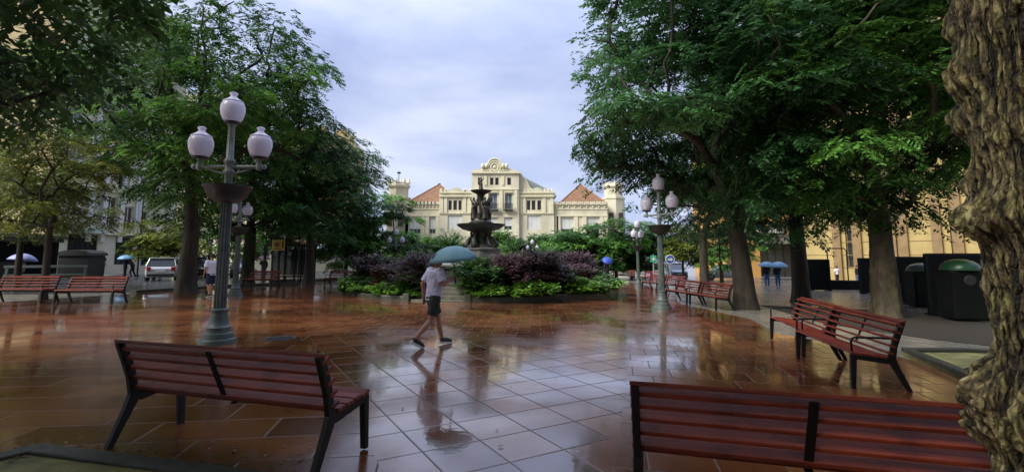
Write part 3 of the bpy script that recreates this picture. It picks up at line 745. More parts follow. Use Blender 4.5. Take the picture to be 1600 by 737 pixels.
# left bed (angles going clockwise from the gap), right bed (anticlockwise)
shrR = [make_shrub('red_shrub', 'x', 'shrub', 'leafred', 71, .7, 1.15, 24, 'dark red shrubs in the flower beds', .05, .13, .3, 3)]
for side, sg, span in (('left', -1, 2.0), ('right', 1, 2.2)):
    for i in range(11):
        a = ga+sg*(half+.12+i*span/11+rnd.uniform(-.05, .05)); r = 4.9+.6*rnd.random()
        put((shr[i % 2], shrD[0], shr[(i+1) % 2], shrR[0])[i % 4] if side == 'left' else (shrD[0], shrK[0], shr[0], shrK[0], shrR[0])[i % 5], a, r,
            {'purple_shrub': 'purple-leaved shrub in the flower bed %s of the steps', 'green_shrub': 'dark green shrub at the back of the flower bed %s of the steps', 'red_shrub': 'dark red shrub in the flower bed %s of the steps', 'pink_flowering_shrub': 'pink-tinged bushy shrub in the flower bed %s of the steps'}[((shr[0], shrD[0], shr[0], shrR[0])[i % 4] if side == 'left' else (shrD[0], shrK[0], shr[0], shrK[0], shrR[0])[i % 5]).name.split('.')[0]] % side, rnd.uniform(.80, 1.35))
    for i in range(9):
        a = ga+sg*(half+.1+i*span/9+rnd.uniform(-.06, .06))
        k = i % 3; put((shrD[0], shrR[0], shrD[0])[k], a, 5.75+.15*rnd.uniform(-1, 1), ('low dark green shrub near the kerb of the %s flower bed', 'low dark red shrub near the kerb of the %s flower bed', 'low dark green shrub near the kerb of the %s flower bed')[k] % side, rnd.uniform(.45, .8))
    for i in range(13 if side == 'right' else 8):
        if i in (4, 9): continue
        a = ga+sg*(half+.06+i*.135+rnd.uniform(-.04, .04)); put(lime[i % 2], a, 6.2+.14*rnd.uniform(-1, 1), 'lime green plant at the kerb of the %s flower bed' % side, rnd.uniform(.55, 1.5), .2)

# manhole and puddle litter
p = G(437, 528.5)
t = thing('manhole_cover', 'round dark manhole cover in the wet red paving right of the lamp', 'manhole cover', p+Vector((0, 0, .003)))
MB().lathe([(.30, -.02), (.30, .006), (.26, .006), (.25, .003), (.02, .003)], n=36).build('rim', 'darkiron', t)
mb = MB()
for i in range(-3, 4):
    w = math.sqrt(.24**2-(i*.065)**2); mb.box((0, i*.065, .006), (2*w, .03, .006))
mb.build('lid', 'darkiron', t)
rng = np.random.default_rng(5); n = 900
pos = np.stack([rng.uniform(-9, 11, n), rng.uniform(2.6, 20, n), np.zeros(n)], 1)
sel = (rng.uniform(0, 1, n) < np.where((pos[:, 0] < -1.8) & (pos[:, 1] < 5), 1, .42)); pos = pos[sel]
extra = np.stack([rng.uniform(-6, -1.6, 420), rng.uniform(2.4, 4.4, 420), np.zeros(420)], 1)
def inside(p, poly):
    r = False; j = len(poly)-1
    for i in range(len(poly)):
        if (poly[i][1] > p[1]) != (poly[j][1] > p[1]) and p[0] < (poly[j][0]-poly[i][0])*(p[1]-poly[i][1])/(poly[j][1]-poly[i][1])+poly[i][0]: r = not r
        j = i
    return r
pos = np.concatenate([pos, extra]); n = len(pos)
pos[:, 2] = [gz(x, y)+(.082 if inside((x, y), pitL) else .007) for x, y, _ in pos]
a = rng.uniform(0, 2*PI, n); d = np.stack([np.cos(a), np.sin(a), rng.normal(0, .06, n)], 1); w = np.stack([-np.sin(a), np.cos(a), rng.normal(0, .10, n)], 1)
l = rng.uniform(.03, .075, (n, 1)); ww = l*rng.uniform(.3, .5, (n, 1))
q = np.stack([pos, pos+d*l*.5+w*ww*.5+np.array([0, 0, .006]), pos+d*l, pos+d*l*.5-w*ww*.5+np.array([0, 0, .004])], 1)
o = leaf_mesh('fallen_leaves', q, rng.uniform(0, 1, n), 'leafdry'); o['kind'] = 'stuff'

# ------------------------------------------------------------------ buildings
def facade(mb, O, u, W, H, ops, depth=.25):
    """wall face W x H from O along u with recessed openings (x0,x1,z0,z1)"""
    O = Vector(O); u = Vector((u[0], u[1], 0)).normalized(); n = Vector((u.y, -u.x, 0)); z = Vector((0, 0, 1))
    xs = sorted({0, W, *[v for o in ops for v in o[:2]]}); zs = sorted({0, H, *[v for o in ops for v in o[2:4]]})
    for i in range(len(xs)-1):
        for j in range(len(zs)-1):
            cx, cz = (xs[i]+xs[i+1])/2, (zs[j]+zs[j+1])/2
            if any(o[0] < cx < o[1] and o[2] < cz < o[3] for o in ops): continue
            q = [O+u*a+z*b for a, b in ((xs[i], zs[j]), (xs[i+1], zs[j]), (xs[i+1], zs[j+1]), (xs[i], zs[j+1]))]
            mb.add(q, [(0, 1, 2, 3)])
    for x0, x1, z0, z1 in [o[:4] for o in ops]:
        c = [O+u*a+z*b for a, b in ((x0, z0), (x1, z0), (x1, z1), (x0, z1))]; d = [p-n*depth for p in c]
        mb.add(c+d, [(0, 1, 5, 4), (1, 2, 6, 5), (2, 3, 7, 6), (3, 0, 4, 7)])
class Wall:
    """a building front: collects openings, windows and trim, then builds them as parts"""
    def __init__(s, O, u, W, H): s.O = Vector(O); s.u = Vector((u[0], u[1], 0)).normalized(); s.W = W; s.H = H; s.ops = []; s.n = Vector((s.u.y, -s.u.x, 0))
    def P(s, x, z, out=0): return s.O+s.u*x+Vector((0, 0, z))+s.n*out
    def xz(s, px, py):
        """where the sight line through a pixel meets the wall plane"""
        d = Vector(ray(px, py)); c = Vector((0, 0, CAMH)); t = (s.O-c).dot(s.n)/d.dot(s.n); p = c+d*t-s.O
        return p.dot(s.u), p.z
    def bars(s, mb, x0, x1, z0, z1, out, t):
        vs = [s.P(x, z, o) for x in (x0, x1) for z in (z0, z1) for o in (out-t, out)]
        return mb.add(vs, [(0, 1, 3, 2), (4, 6, 7, 5), (0, 4, 5, 1), (2, 3, 7, 6), (0, 2, 6, 4), (1, 5, 7, 3)])
    def window(s, root, x0, x1, z0, z1, frame='white', pane='glass', fw=.08, depth=.25, mull=1, trans=0, name='window', blind=0):
        s.ops.append((x0, x1, z0, z1)); mb = MB(); f = -depth+.09
        s.bars(mb, x0, x0+fw, z0, z1, f, .08); s.bars(mb, x1-fw, x1, z0, z1, f, .08)
        s.bars(mb, x0+fw, x1-fw, z0, z0+fw, f, .08); s.bars(mb, x0+fw, x1-fw, z1-fw, z1, f, .08)
        for i in range(mull):
            c = x0+(x1-x0)*(i+1)/(mull+1); s.bars(mb, c-fw*.35, c+fw*.35, z0+fw, z1-fw, f-.004, .07)
        for i in range(trans):
            c = z0+(z1-z0)*(i+1)/(trans+1); s.bars(mb, x0+fw, x1-fw, c-fw*.3, c+fw*.3, f-.008, .06)
        w = mb.build(name, frame, root)
        mb = MB(); zt = z1-(z1-z0)*blind; s.bars(mb, x0+.004, x1-.004, z0+.004, z1-.004, -depth+.004, .03); mb.build('pane', pane, w)
        if blind:
            mb = MB(); s.bars(mb, x0+fw, x1-fw, zt, z1-fw, f-.012, .04); mb.build('blind', 'blind', w)
        return w
    def trim(s, root, name, rects, m, out=.12):
        for r in rects:
            mb = MB(); s.bars(mb, r[0], r[1], r[2], r[3], r[4] if len(r) > 4 else out, (r[4] if len(r) > 4 else out)+.02); mb.build(name, m, root)
    def finish(s, mb): facade(mb, s.O, s.u, s.W, s.H, s.ops)
    def box(s, mb, back=10, inset=.5, W=None, H=None):
        """the building's body behind the front"""
        W = W or s.W; H = H or s.H; vs = []
        for x, o in ((0, 0), (W, 0), (W, -back), (0, -back)):
            vs.append(s.P(x, 0, o)); vs.append(s.P(x, H, o))
        mb.add(vs, [(2, 3, 5, 4), (4, 5, 7, 6), (6, 7, 1, 0), (1, 7, 5, 3)])
        q = [s.P(0, 0, -inset), s.P(W, 0, -inset), s.P(W, H, -inset), s.P(0, H, -inset)]; mb.add(q, [(0, 1, 2, 3)])

# --- the cream casino with parapet crest, hipped side roofs and corner towers
CY = 90.0; cb = gz(0, CY)-1.0
def cX(px): return at(px, 330, CY).x
def cZ(py): return at(772, py, CY).z
cas = thing('ornate_building', 'cream ornate building with arched crest and two orange hipped roofs behind the fountain', 'building', (0, 0, 0))
walls = MB()
def cwall(x0, x1, top, dy=0):
    w = Wall((cX(x0), CY+dy, cb), (1, 0), cX(x1)-cX(x0), cZ(top)-cb); w.x0 = x0; return w
def cwin(w, a, b, t, bt, **k):
    x = cX(w.x0); return w.window(cas, cX(a)-x, cX(b)-x, cZ(bt)-cb, cZ(t)-cb, **k)
ctr_ = cwall(736.5, 811, 268.5)
for a, b in ((746.3, 752.5), (765.5, 771), (773.5, 779), (792.5, 798.5)): cwin(ctr_, a, b, 277.5, 289, fw=.07, frame='ochretrim', mull=0)
for a, b in ((764.5, 777), (789, 800)):
    cwin(ctr_, a, b, 302, 327, pane='glassblue', frame='pale', mull=1, trans=1)
for a, b in ((745, 757), (764, 777), (788, 800)): cwin(ctr_, a, b, 340, 359, mull=1, trans=1, frame='pale', blind=.68)
cwin(ctr_, 745, 757, 302, 327, pane='glassblue', frame='pale', mull=1, trans=1)
ctr_.finish(walls); ctr_.box(walls, 24)
x0 = cX(736.5)
def rx(p): return cX(p)-x0
def rz_(p): return cZ(p)-cb
ctr_.trim(cas, 'string_course', [(rx(736.5)-.1, rx(811)+.1, rz_(271), rz_(268.5), .35), (rx(736.5), rx(811), rz_(296.5), rz_(295), .2), (rx(736.5), rx(811), rz_(332), rz_(331), .12)], 'creamtrim')
pil = [(rx(p)-.28, rx(p)+.28, rz_(330), rz_(297), .16) for p in (760.5, 783, 806)]+[(rx(p)-.22, rx(p)+.22, rz_(289), rz_(275), .14) for p in (758.5, 786)]
pil += [(rx(a)-.1, rx(b)+.1, rz_(301), rz_(299.5), .3) for a, b in ((745, 757), (764.5, 777), (789, 800))]
pil += [(rx(a)-.1, rx(b)+.1, rz_(339), rz_(338), .2) for a, b in ((745, 757), (764, 777), (788, 800))]
ctr_.trim(cas, 'pilaster', pil, 'creamtrim')
for a, b in ((743.5, 758.5), (763, 778.5), (787.5, 801.5)):
    mb = MB(); ctr_.bars(mb, rx(a), rx(b), rz_(329.2), rz_(327.6), .75, .8)
    ctr_.bars(mb, rx(a)+.05, rx(b)-.05, rz_(319.4), rz_(318.7), .72, .06)
    n = 10
    for i in range(n+1):
        x = rx(a)+.06+(rx(b)-rx(a)-.12)*i/n; ctr_.bars(mb, x-.035, x+.035, rz_(327.6), rz_(319.4), .715, .05)
    mb.build('balcony', 'darkiron', cas)
crest = [(736, 268.6), (736, 267.5), (748, 264), (752.5, 262.5), (752.5, 258), (754, 257), (760, 257)]
crest += [(772.7-11.4*math.cos(t), 257-10*math.sin(t)) for t in np.linspace(.05, PI-.05, 13)]
crest += [(785.4, 257), (791.5, 257), (793, 258), (793, 262.5), (798, 264), (811.5, 267.5), (811.5, 268.6)]
mb = MB(); mb.extrude([(cX(a), CY-.05, cZ(b)) for a, b in crest], (0, .9, 0)); mb.build('crest', 'cream', cas)
mb = MB()
for rr0 in (1.15, .72): 
    mb.tube([(cX(772.7)+rr0*.98*math.cos(t), CY-.12, cZ(261)+rr0*math.sin(t)) for t in np.linspace(0, 2*PI, 33)], .13, 8)
mb.tube([(cX(772.7-10.2*math.cos(t)), CY-.12, cZ(257-9*math.sin(t))) for t in np.linspace(.05, PI-.05, 17)], .15, 8)
mb.ball((cX(772.7), CY-.1, cZ(261)), (.35, .2, .35))
for a, b in ((754, 258), (760, 257.5), (786, 257.5), (791.5, 258)): mb.ball((cX(a), CY-.2, cZ(b)-.2), (.35, .3, .5))
for i in range(16): mb.bar((cX(754+i*2.5), CY-.1, cZ(267.5)), (cX(754+i*2.5), CY-.1, cZ(265.2)), .16, .25)
mb.build('medallion', 'creamtrim', cas, smooth=40)
# hall roof sliding down to the right
mb = MB(); mb.extrude([(cX(a), CY+2.5, cZ(b)) for a, b in ((738, 300), (738, 269), (810, 267), (826, 277), (850, 289), (868, 297.5), (872, 304))], (0, 22, 0)); mb.build('hall_roof', 'zinc', cas)
mb = MB(); mb.extrude([(cX(a), CY+.8, cZ(b)) for a, b in ((811.5, 305), (811.5, 268.5), (815, 270), (823, 279), (828, 290), (835, 297), (835, 305))], (0, 1.2, 0)); mb.build('gable_scroll', 'cream', cas)
# inner wings
for (a, b, win, low) in ((685.5, 736.4, ((700, 705.2), (707.6, 713.4), (715.6, 720.6)), ((699, 722),)), (811.1, 866, ((823.5, 829), (831, 837), (840, 846)), ((824, 845),))):
    w = cwall(a, b, 300, .6)
    for p, q in win: cwin(w, p, q, 312.5, 327.5, mull=0, frame='ochretrim', fw=.06)
    for p, q in low: cwin(w, p, q, 336, 358, frame='pale', mull=2, blind=.97)
    w.finish(walls); w.box(walls, 14)
    X = cX(a); f = lambda p: cX(p)-X; g = lambda p: cZ(p)-cb
    w.trim(cas, 'cornice', [(f(a)-.1, f(b)+.1, g(307), g(305.3), .35), (f(a), f(b), g(301), g(299.6), .25), (f(a), f(b), g(333.5), g(332.4), .18)], 'creamtrim')
    w.trim(cas, 'pilaster', [(f(p)-.3, f(p)+.3, g(332), g(307), .15) for p in (a+3.5, win[0][0]-4.5, win[-1][1]+4.5, b-3.5)], 'creamtrim')
    c = (a+b)/2+.5; mb = MB()
    arch = [(c-11, 299.6), (c-10, 298)]+[(c-9*math.cos(t), 298-5.6*math.sin(t)) for t in np.linspace(0, PI, 11)]+[(c+10, 298), (c+11, 299.6)]
    mb.extrude([(cX(p), CY+.45, cZ(q)) for p, q in arch], (0, .7, 0))
    mb.build('parapet', 'cream', cas)
    for p in (a+2, a+9, c-13, c+13, b-9, b-2):
        mb = MB(); mb.box((cX(p), CY+.9, cZ(298.2)), (.55, .55, .55)); mb.ball((cX(p), CY+.9, cZ(295.8)), .26, 8, 6); mb.build('finial', 'cream', cas)
# outer wings with hipped tile roofs
for (a, b, wins, ap) in ((631, 685.4, ((638, 656), (669.5, 684.5)), 674.5), (867, 951, ((877, 897.5), (918, 938.5)), 918)):
    w = cwall(a, b, 316.5, 1.2)
    for p, q in wins: cwin(w, p, q, 339.5, 364.5, frame='pale', mull=2, blind=.7)
    w.finish(walls); w.box(walls, 12)
    X = cX(a); f = lambda p: cX(p)-X; g = lambda p: cZ(p)-cb
    w.trim(cas, 'cornice', [(f(a)-.1, f(b)+.1, g(319), g(316.4), .3), (f(a), f(b), g(326.2), g(325), .12), (f(a), f(b), g(337), g(335.2), .22)], 'creamtrim')
    w.trim(cas, 'pilaster', [(f(p)-.35, f(p)+.35, g(375), g(337), .16) for p in (a+3, wins[0][0]-3.5, wins[0][1]+3.5, wins[1][0]-3.5, wins[1][1]+3, b-3)], 'creamtrim')
    for i in range(9):
        p = a+4+(b-a-8)*i/8; MB().ball((cX(p), CY+1.15, cZ(322)), .2, 8, 6).build('boss', 'creamtrim', cas); MB().box((cX(p), CY+1.1, cZ(316)), (.9, .5, .5)).build('merlon', 'cream', cas)
    bx0, bx1 = (a-0, 2*ap-a) if a < 700 else (876, 950); yb, yf = CY+16, CY+1.8
    v = [(cX(bx0), yf, cZ(315.5)), (cX(bx1), yf, cZ(315.5)), (cX(bx1), yb, cZ(315.5)), (cX(bx0), yb, cZ(315.5)), (cX(ap), (yf+yb)/2, cZ(287)+1.2)]
    mb = MB(); mb.add(v, [(0, 1, 4), (1, 2, 4), (2, 3, 4), (3, 0, 4), (3, 2, 1, 0)]); mb.build('hipped_roof', 'rooftile', cas)
    mb = MB()
    for i in range(4): mb.tube([v[i], v[4]], .16, 6)
    mb.ball(v[4], .3); mb.build('roof_ridge', 'rooftile', cas)
walls.build('wall', 'cream', cas)
# corner towers
for c, wd in ((612, 40), (968, 36)):
    mb = MB(); X = cX(c); Y = CY+5; s = (cX(c+wd/2)-X)
    zt = cZ(290); mb.lathe([(s, cb), (s, cZ(308)), (s*1.06, cZ(307)), (s*1.06, cZ(304)), (s*.82, cZ(303)), (s*.82, cZ(290)), (s*.98, cZ(287)), (s*.98, cZ(284)), (s*.86, cZ(283)), (s*.86, cZ(280))], (X, Y, 0), 8)
    tw = mb.build('tower', 'cream', cas)
    for k in range(8 if c < 700 else 0):
        mb = MB(); a = k*PI/4; mb.lathe([(.28, cZ(281)), (.30, cZ(277)), (.12, cZ(275)), (.20, cZ(274)), (.02, cZ(271.5))], (X+s*.84*math.cos(a), Y+s*.84*math.sin(a), 0), 8); mb.build('pinnacle', 'creamtrim', tw)
    mb = MB(); mb.tube([(X, Y, cZ(283)), (X, Y, cZ(260))], .06, 6); mb.box((X, Y, cZ(263)), (.7, .06, .35))
    mb.build('weather_vane', 'steel', tw)
    mb = MB()
    for a in (-PI/2-PI/8, -PI/2+PI/8):
        mb.bar((X+s*.96*math.cos(a), Y+s*.96*math.sin(a), cZ(352)), (X+s*.96*math.cos(a), Y+s*.96*math.sin(a), cZ(330)), 1.2, .12, up=(0, 1, 0))
    mb.build('window', 'glass', tw)

# --- left modern apartment block
P0 = Vector((at(77, 400, 37).x, 37)); P1 = Vector((at(243, 400, 44).x, 44)); wl = (P1-P0).length
bl = thing('apartment_building', 'pale modern block with bright bay windows and shops behind the left benches', 'building', (0, 0, 0))
w = Wall((P0.x, P0.y, -.6), (P1-P0), wl+1.5, 25)
def box_px(w, x0, x1, y0, y1):
    a, zt = w.xz(x0, y0); b, _ = w.xz(x1, y0); _, zb = w.xz((x0+x1)/2, y1); return a, b, zb, zt
for i, (x0, x1, y0, y1, fr2, pn, ml) in enumerate(((96, 131, 173, 200, 'pale', 'glassblue', 1), (105, 138, 229, 262, 'pale', 'glassblue', 1), (88, 116, 203, 224, 'pale', 'glass', 1),
        (165, 184, 318, 365, 'white', 'glass', 1), (193, 209, 333, 372, 'white', 'glass', 1), (141, 161, 325, 352, 'white', 'blind', 1),
        (106, 153, 377, 408, 'darkiron', 'glass', 2), (181, 209, 378, 424, 'darkiron', 'glass', 1), (152, 166, 180, 215, 'white', 'glass', 0), (168, 184, 200, 240, 'white', 'glass', 0),
        (150, 166, 262, 298, 'white', 'glass', 1), (186, 204, 275, 308, 'white', 'glass', 1), (88, 100, 290, 330, 'pale', 'glass', 0), (108, 134, 120, 155, 'pale', 'glassblue', 1),
        (150, 168, 120, 160, 'white', 'glass', 0), (220, 232, 340, 372, 'white', 'glass', 0), (222, 234, 384, 425, 'darkiron', 'glass', 0))):
    a, b, zb, zt = box_px(w, x0, x1, y0, y1); w.window(bl, a, b, zb-(-.6), zt-(-.6), frame=fr2, pane=pn, mull=ml, fw=.10, trans=1 if y1-y0 > 40 else 0)
mb = MB(); w.finish(mb); w.box(mb, 14); mb.build('wall', 'cream', bl)
rects = []
for y in (170, 203, 228, 264, 302, 374):
    a, z = w.xz(100, y); rects.append((0, w.W, z+.6-.12, z+.6+.12, .3))
w.trim(bl, 'floor_band', rects, 'creamtrim')
rects = []
for px in (140, 162, 189, 213, 216):
    a, _ = w.xz(px, 340); rects.append((a-.16, a+.16, 3.4, 24, .18))
w.trim(bl, 'pilaster', rects, 'white')
a, b, zb, zt = box_px(w, 100, 158, 367, 376); w.trim(bl, 'shop_canopy', [(a, b, zb+.6, zt+.6, 1.0)], 'pale')
be = thing('corner_building', 'blank sandy beige wall at the left picture edge behind the yellowing tree', 'building', (0, 0, 0))
w = Wall((P0.x-26, P0.y-2.5, -.5), Vector((26, 2.3)), 26, 26)
for k in range(3):
    for j in range(4): w.window(be, 2+4*k, 3.4+4*k, 5+4*j, 7+4*j, frame='white')
mb = MB(); w.finish(mb); w.box(mb, 16); mb.build('wall', 'beige', be)
w.trim(be, 'wall_joint', [(13, 26, 4.0+2.8*i, 4.04+2.8*i, .02) for i in range(8)], 'stone')
# dark cafe pavilion with a roof slab
cf = thing('cafe_pavilion', 'dark glazed terrace pavilion behind the left benches', 'pavilion', on(-33.3, 28.6, .06), R(18))
mb = MB(); mb.box((0, 0, 2.62), (9.2, 4.4, .22)); mb.box((0, 0, 2.40), (8.9, 4.1, .2)); mb.build('roof', 'darkiron', cf, bevel=.02)
for x in (-4.2, -2.1, 0, 2.1, 4.2):
    for y in (-1.9, 1.9): MB().box((x, y, 1.16), (.10, .10, 2.32)).build('post', 'steel', cf)
for x in (-3.15, -1.05, 1.05, 3.15): MB().box((x, 1.9, 1.16), (1.98, .03, 2.3)).build('glass_screen', 'blacksheet', cf)
for c, d in (((-4.2, 0, 1.16), (.03, 3.6, 2.3)), ((3.15, -1.9, .55), (1.98, .03, 1.1)), ((-3.15, -1.9, .55), (1.98, .03, 1.1))): MB().box(c, d).build('glass_screen', 'blacksheet', cf)
for i, (px, py) in enumerate(((125, 436),)):
    pp = G(px, py); pr = thing('closed_stall', 'dark green domed stall in front of the shop windows on the left', 'stall', pp)
    MB().box((0, 0, .8), (2.2, 1.2, 1.6)).build('body', 'darkiron', pr, bevel=.04)
    mb = MB(); mb.extrude([(-1.2, -.7, 1.6), (1.2, -.7, 1.6), (1.15, -.7, 1.78), (.8, -.7, 1.93), (0, -.7, 2.0), (-.8, -.7, 1.93), (-1.15, -.7, 1.78)], (0, 1.4, 0)); mb.build('roof', 'darkiron', pr)
rl = thing('guard_rail', 'pale metal guard rail behind the left benches', 'railing', on(-24.0, 25.0, .0), R(30))
mb = MB(); mb.box((0, 0, 1.02), (3.2, .10, .12)); mb.box((0, 0, .6), (3.2, .06, .08)); mb.build('rail', 'zinc', rl, bevel=.01)
for x in (-1.5, 0, 1.5): MB().box((x, 0, .48), (.09, .08, .96)).build('post', 'zinc', rl)

# --- apartment tower far behind the middle-left trees
def block(name, label, cat, px0, px1, top, Y, m, rows, cols, rot=0, frame='white', balc=True, base=-2.2, depth=12, roofstuff=True):
    t = thing(name, label, cat, (0, 0, 0)); a, b = at(px0, top, Y), at(px1, top, Y)
    u = Vector((math.cos(rot), math.sin(rot))); W = (b.x-a.x)/max(.3, math.cos(rot))
    w = Wall((a.x, Y, base), u, W, a.z-base); fh = (w.H-4.2)/rows; cw = W/cols
    for r in range(rows):
        for c in range(cols): w.window(t, cw*c+cw*.22, cw*(c+1)-cw*.22, 4.6+fh*r, 4.6+fh*r+fh*.62, frame=frame, mull=1, depth=.3, fw=.09, blind=rnd.choice((0, .3, .5, 0)))
    mb = MB(); w.finish(mb); w.box(mb, depth); mb.build('wall', m, t)
    w.trim(t, 'floor_band', [(-.15, W+.15, 4.2+fh*r-.18, 4.2+fh*r, .25) for r in range(rows+1)], 'creamtrim')
    if balc:
        for r in range(rows):
            mb = MB(); w.bars(mb, cw*.1, W-cw*.1, 4.35+fh*r, 4.5+fh*r, 1.0, .98); w.bars(mb, cw*.1, W-cw*.1, 4.5+fh*r, 5.45+fh*r, 1.0, .08); mb.build('balcony', m, t)
    if roofstuff:
        mb = MB(); w.bars(mb, -.3, W+.3, w.H, w.H+.5, .3, .5)
        for k in range(3):
            x = W*(.2+.3*k); w.bars(mb, x-.8, x+.8, w.H+.5, w.H+1.8+.6*(k % 2), -2, 2)
        mb.build('roof', m, t)
        mb = MB(); p_ = w.P(W*.7, w.H+2, -3); mb.tube([p_, p_+Vector((0, 0, 2.5))], .05, 5); mb.build('antenna', 'steel', t)
    return t, w
block('apartment_tower', 'tall beige apartment tower rising over the left trees', 'building', 436, 546, 212, 76, 'beige', 6, 4, R(8))
block('street_building', 'cream street building at the end of the left parking street', 'building', 150, 390, 150, 150, 'cream', 6, 10, 0)
block('row_house', 'cream street house seen between trunks left of the fountain', 'building', 300, 470, 305, 100, 'creamtrim', 3, 8, 0, depth=8, roofstuff=False, balc=False)
# low shopfronts on the middle left
t = thing('shop_row', 'low shopfront with red fascia and white doors behind the left trees', 'building', (0, 0, 0))
a, b = at(392, 360, 62), at(575, 360, 62)
w = Wall((a.x, 62, -1.3), (1, 0), b.x-a.x, at(480, 366, 62).z+1.3)
for x0, x1, pn, frm in ((398, 420, 'glass', 'darkiron'), (424, 440, 'glass', 'ochretrim'), (445, 470, 'glass', 'darkiron'), (486, 506, 'glass', 'white'), (511, 517, 'blind', 'white'), (519, 531, 'blind', 'white'), (538, 570, 'glass', 'white')):
    a_, b_, zb, zt = box_px(w, x0, x1, 397, 421); w.window(t, a_, b_, max(.15, zb+1.3), zt+1.3, frame=frm, pane=pn, mull=1, depth=.3)
mb = MB(); w.finish(mb); w.box(mb, 9); mb.build('wall', 'creamtrim', t)
_, _, zb, zt = box_px(w, 392, 575, 393, 396.5); w.trim(t, 'fascia', [(0, w.W, zb+1.3, zt+1.3, .5)], 'red')
a_, b_, zb, zt = box_px(w, 484, 512, 397, 404)
mb = MB(); mb.extrude([w.P(a_, zt+1.3, .5), w.P(a_, zb+1.3, 2.2), w.P(a_, zb+1.1, 2.2), w.P(a_, zt+1.2, .5)], w.u*(b_-a_)); mb.build('awning', 'parasol', t)

# --- right ochre facade, orange building
q0 = at(1256, 400, 47); q1 = at(1600, 400, 35)
oc = thing('ochre_building', 'tall ochre facade with brown pilasters behind the right-hand trees', 'building', (0, 0, 0))
w = Wall((q0.x, q0.y, -1.6), (q1-q0), (q1-q0).length+8, 27)
for x0, x1, y0, y1 in ((1317, 1334, 322, 446), (1400, 1409, 300, 446), (1478, 1492, 300, 446), (1317, 1333, 120, 270), (1400, 1412, 120, 260), (1476, 1490, 100, 250)):
    a, b, zb, zt = box_px(w, x0, x1, y0, y1); w.window(oc, a, b, max(.2, zb+1.6), zt+1.6, frame='ochretrim', pane='glass', mull=1, trans=2, depth=.35)
mb = MB(); w.finish(mb); w.box(mb, 14); mb.build('wall', 'ochre', oc)
rects = []
for px in (1309, 1341, 1395, 1413, 1466, 1499):
    a, _ = w.xz(px, 380); rects.append((a-.32, a+.32, .9, 26.5, .35))
w.trim(oc, 'pilaster', rects, 'ochretrim')
w.trim(oc, 'wall_joint', [(0, w.W, 1.0+i*1.15, 1.05+i*1.15, .03) for i in range(20)], 'ochretrim')
w.trim(oc, 'cornice', [(0, w.W, 12.8, 13.4, .6), (-.4, w.W+.4, 26.4, 27.3, .9)], 'ochretrim')
oo = thing('orange_building', 'orange corner building with white shop fascia seen between the right trunks', 'building', (0, 0, 0))
a, b = at(1128, 300, 60), at(1262, 300, 60); w = Wall((a.x, 60, -2), (1, 0), b.x-a.x, at(1200, 205, 60).z+2)
for r in range(4):
    for c in range(4): w.window(oo, 1.0+c*2.6, 2.2+c*2.6, 5.7+r*3.1, 7.6+r*3.1, frame='white', mull=1)
a_, b_, zb, zt = box_px(w, 1188, 1240, 404, 440); w.window(oo, a_, b_, .2, zt+2, frame='darkiron', mull=3, depth=.4, name='shop_window')
mb = MB(); w.finish(mb); w.box(mb, 10); mb.build('wall', 'orange', oo)
a_, b_, zb, zt = box_px(w, 1182, 1216, 380, 390); mb = MB(); w.bars(mb, a_, b_, zb+2, zt+2, 1.6, 1.6); mb.build('canopy', 'white', oo)
a_, b_, zb, zt = box_px(w, 1216, 1246, 392, 406); mb = MB(); w.bars(mb, a_, b_, zb+2, zt+2, .35, .35); fs_ = mb.build('fascia', 'blind', oo)
a_, b_, zb, zt = box_px(w, 1184, 1213, 393, 406); mb = MB(); w.bars(mb, a_, b_, zb+2, zt+2, .3, .3); fs2 = mb.build('fascia', 'zinc', oo)
mb = MB()
for i in range(5): x = a_+.45+i*.42; w.bars(mb, x, x+.10, zb+2.5, zt+1.9, .33, .03); w.bars(mb, x+.10, x+.26, zt+1.78, zt+1.9, .33, .03)
mb.build('lettering', 'steel', fs2)

# --- unseen house front added behind the viewpoint to shade the foreground
rb = thing('shade_house', 'unseen cream house added behind the viewpoint to shade the foreground', 'building', (0, 0, 0))
w = Wall((34, -17, -.5), (-1, 0), 68, 17)
for r in range(4):
    for c in range(14): w.window(rb, 2+c*4.7, 3.4+c*4.7, 4.4+r*3.2, 6.6+r*3.2, frame='white')
mb = MB(); w.finish(mb); w.box(mb, 10); mb.build('wall', 'cream', rb)
# --- black screens and bins on the right
def screen(px0, px1, ytop, ybot, label):
    a, b = G(px0, ybot), G(px1, ybot+ (px1-px0)*.02); h = at(px0, ytop, a.y).z-a.z; u = (b-a).to_2d(); W = u.length
    t = thing('terrace_screen', label, 'screen', a, math.atan2(u.y, u.x), 'black screens along the right-hand street')
    MB().box((W/2, 0, h/2), (W, .05, h-.06)).build('panel', 'blacksheet', t, bevel=.01)
    mb = MB()
    for x in (.045, W-.045): mb.box((x, 0, h/2), (.09, .09, h))
    mb.box((W/2, 0, h-.03), (W-.14, .09, .08)); mb.box((W/2, 0, .05), (W-.14, .09, .09)); mb.build('frame', 'steel', t)
    for x in (.15, W-.15): MB().box((x, 0, .02), (.10, .7, .05)).build('foot', 'steel', t)
screen(1263, 1299, 405, 453, 'black screen between the right trunks, left of the white-shirted passer-by')
screen(1344, 1392, 403, 458, 'black screen just left of the knobbly trunk at the right')
screen(1400, 1458, 401, 474, 'black screen right of the knobbly trunk, under the ochre wall')
screen(1452, 1560, 396, 492, 'tallest black screen nearest the gnarled trunk on the right')
pl = thing('planter_box', 'low black planter box in front of the ochre building entrance', 'planter', G(1325, 452), R(-15))
MB().box((0, 0, .28), (2.6, .5, .56)).build('box', 'blacksheet', pl, bevel=.02); MB().box((0, 0, .57), (2.3, .34, .04)).build('soil', 'darksoil', pl)
fr3 = thing('gate_frame', 'thin black tubular frame standing before the ochre entrance', 'frame', G(1311, 444), R(-5))
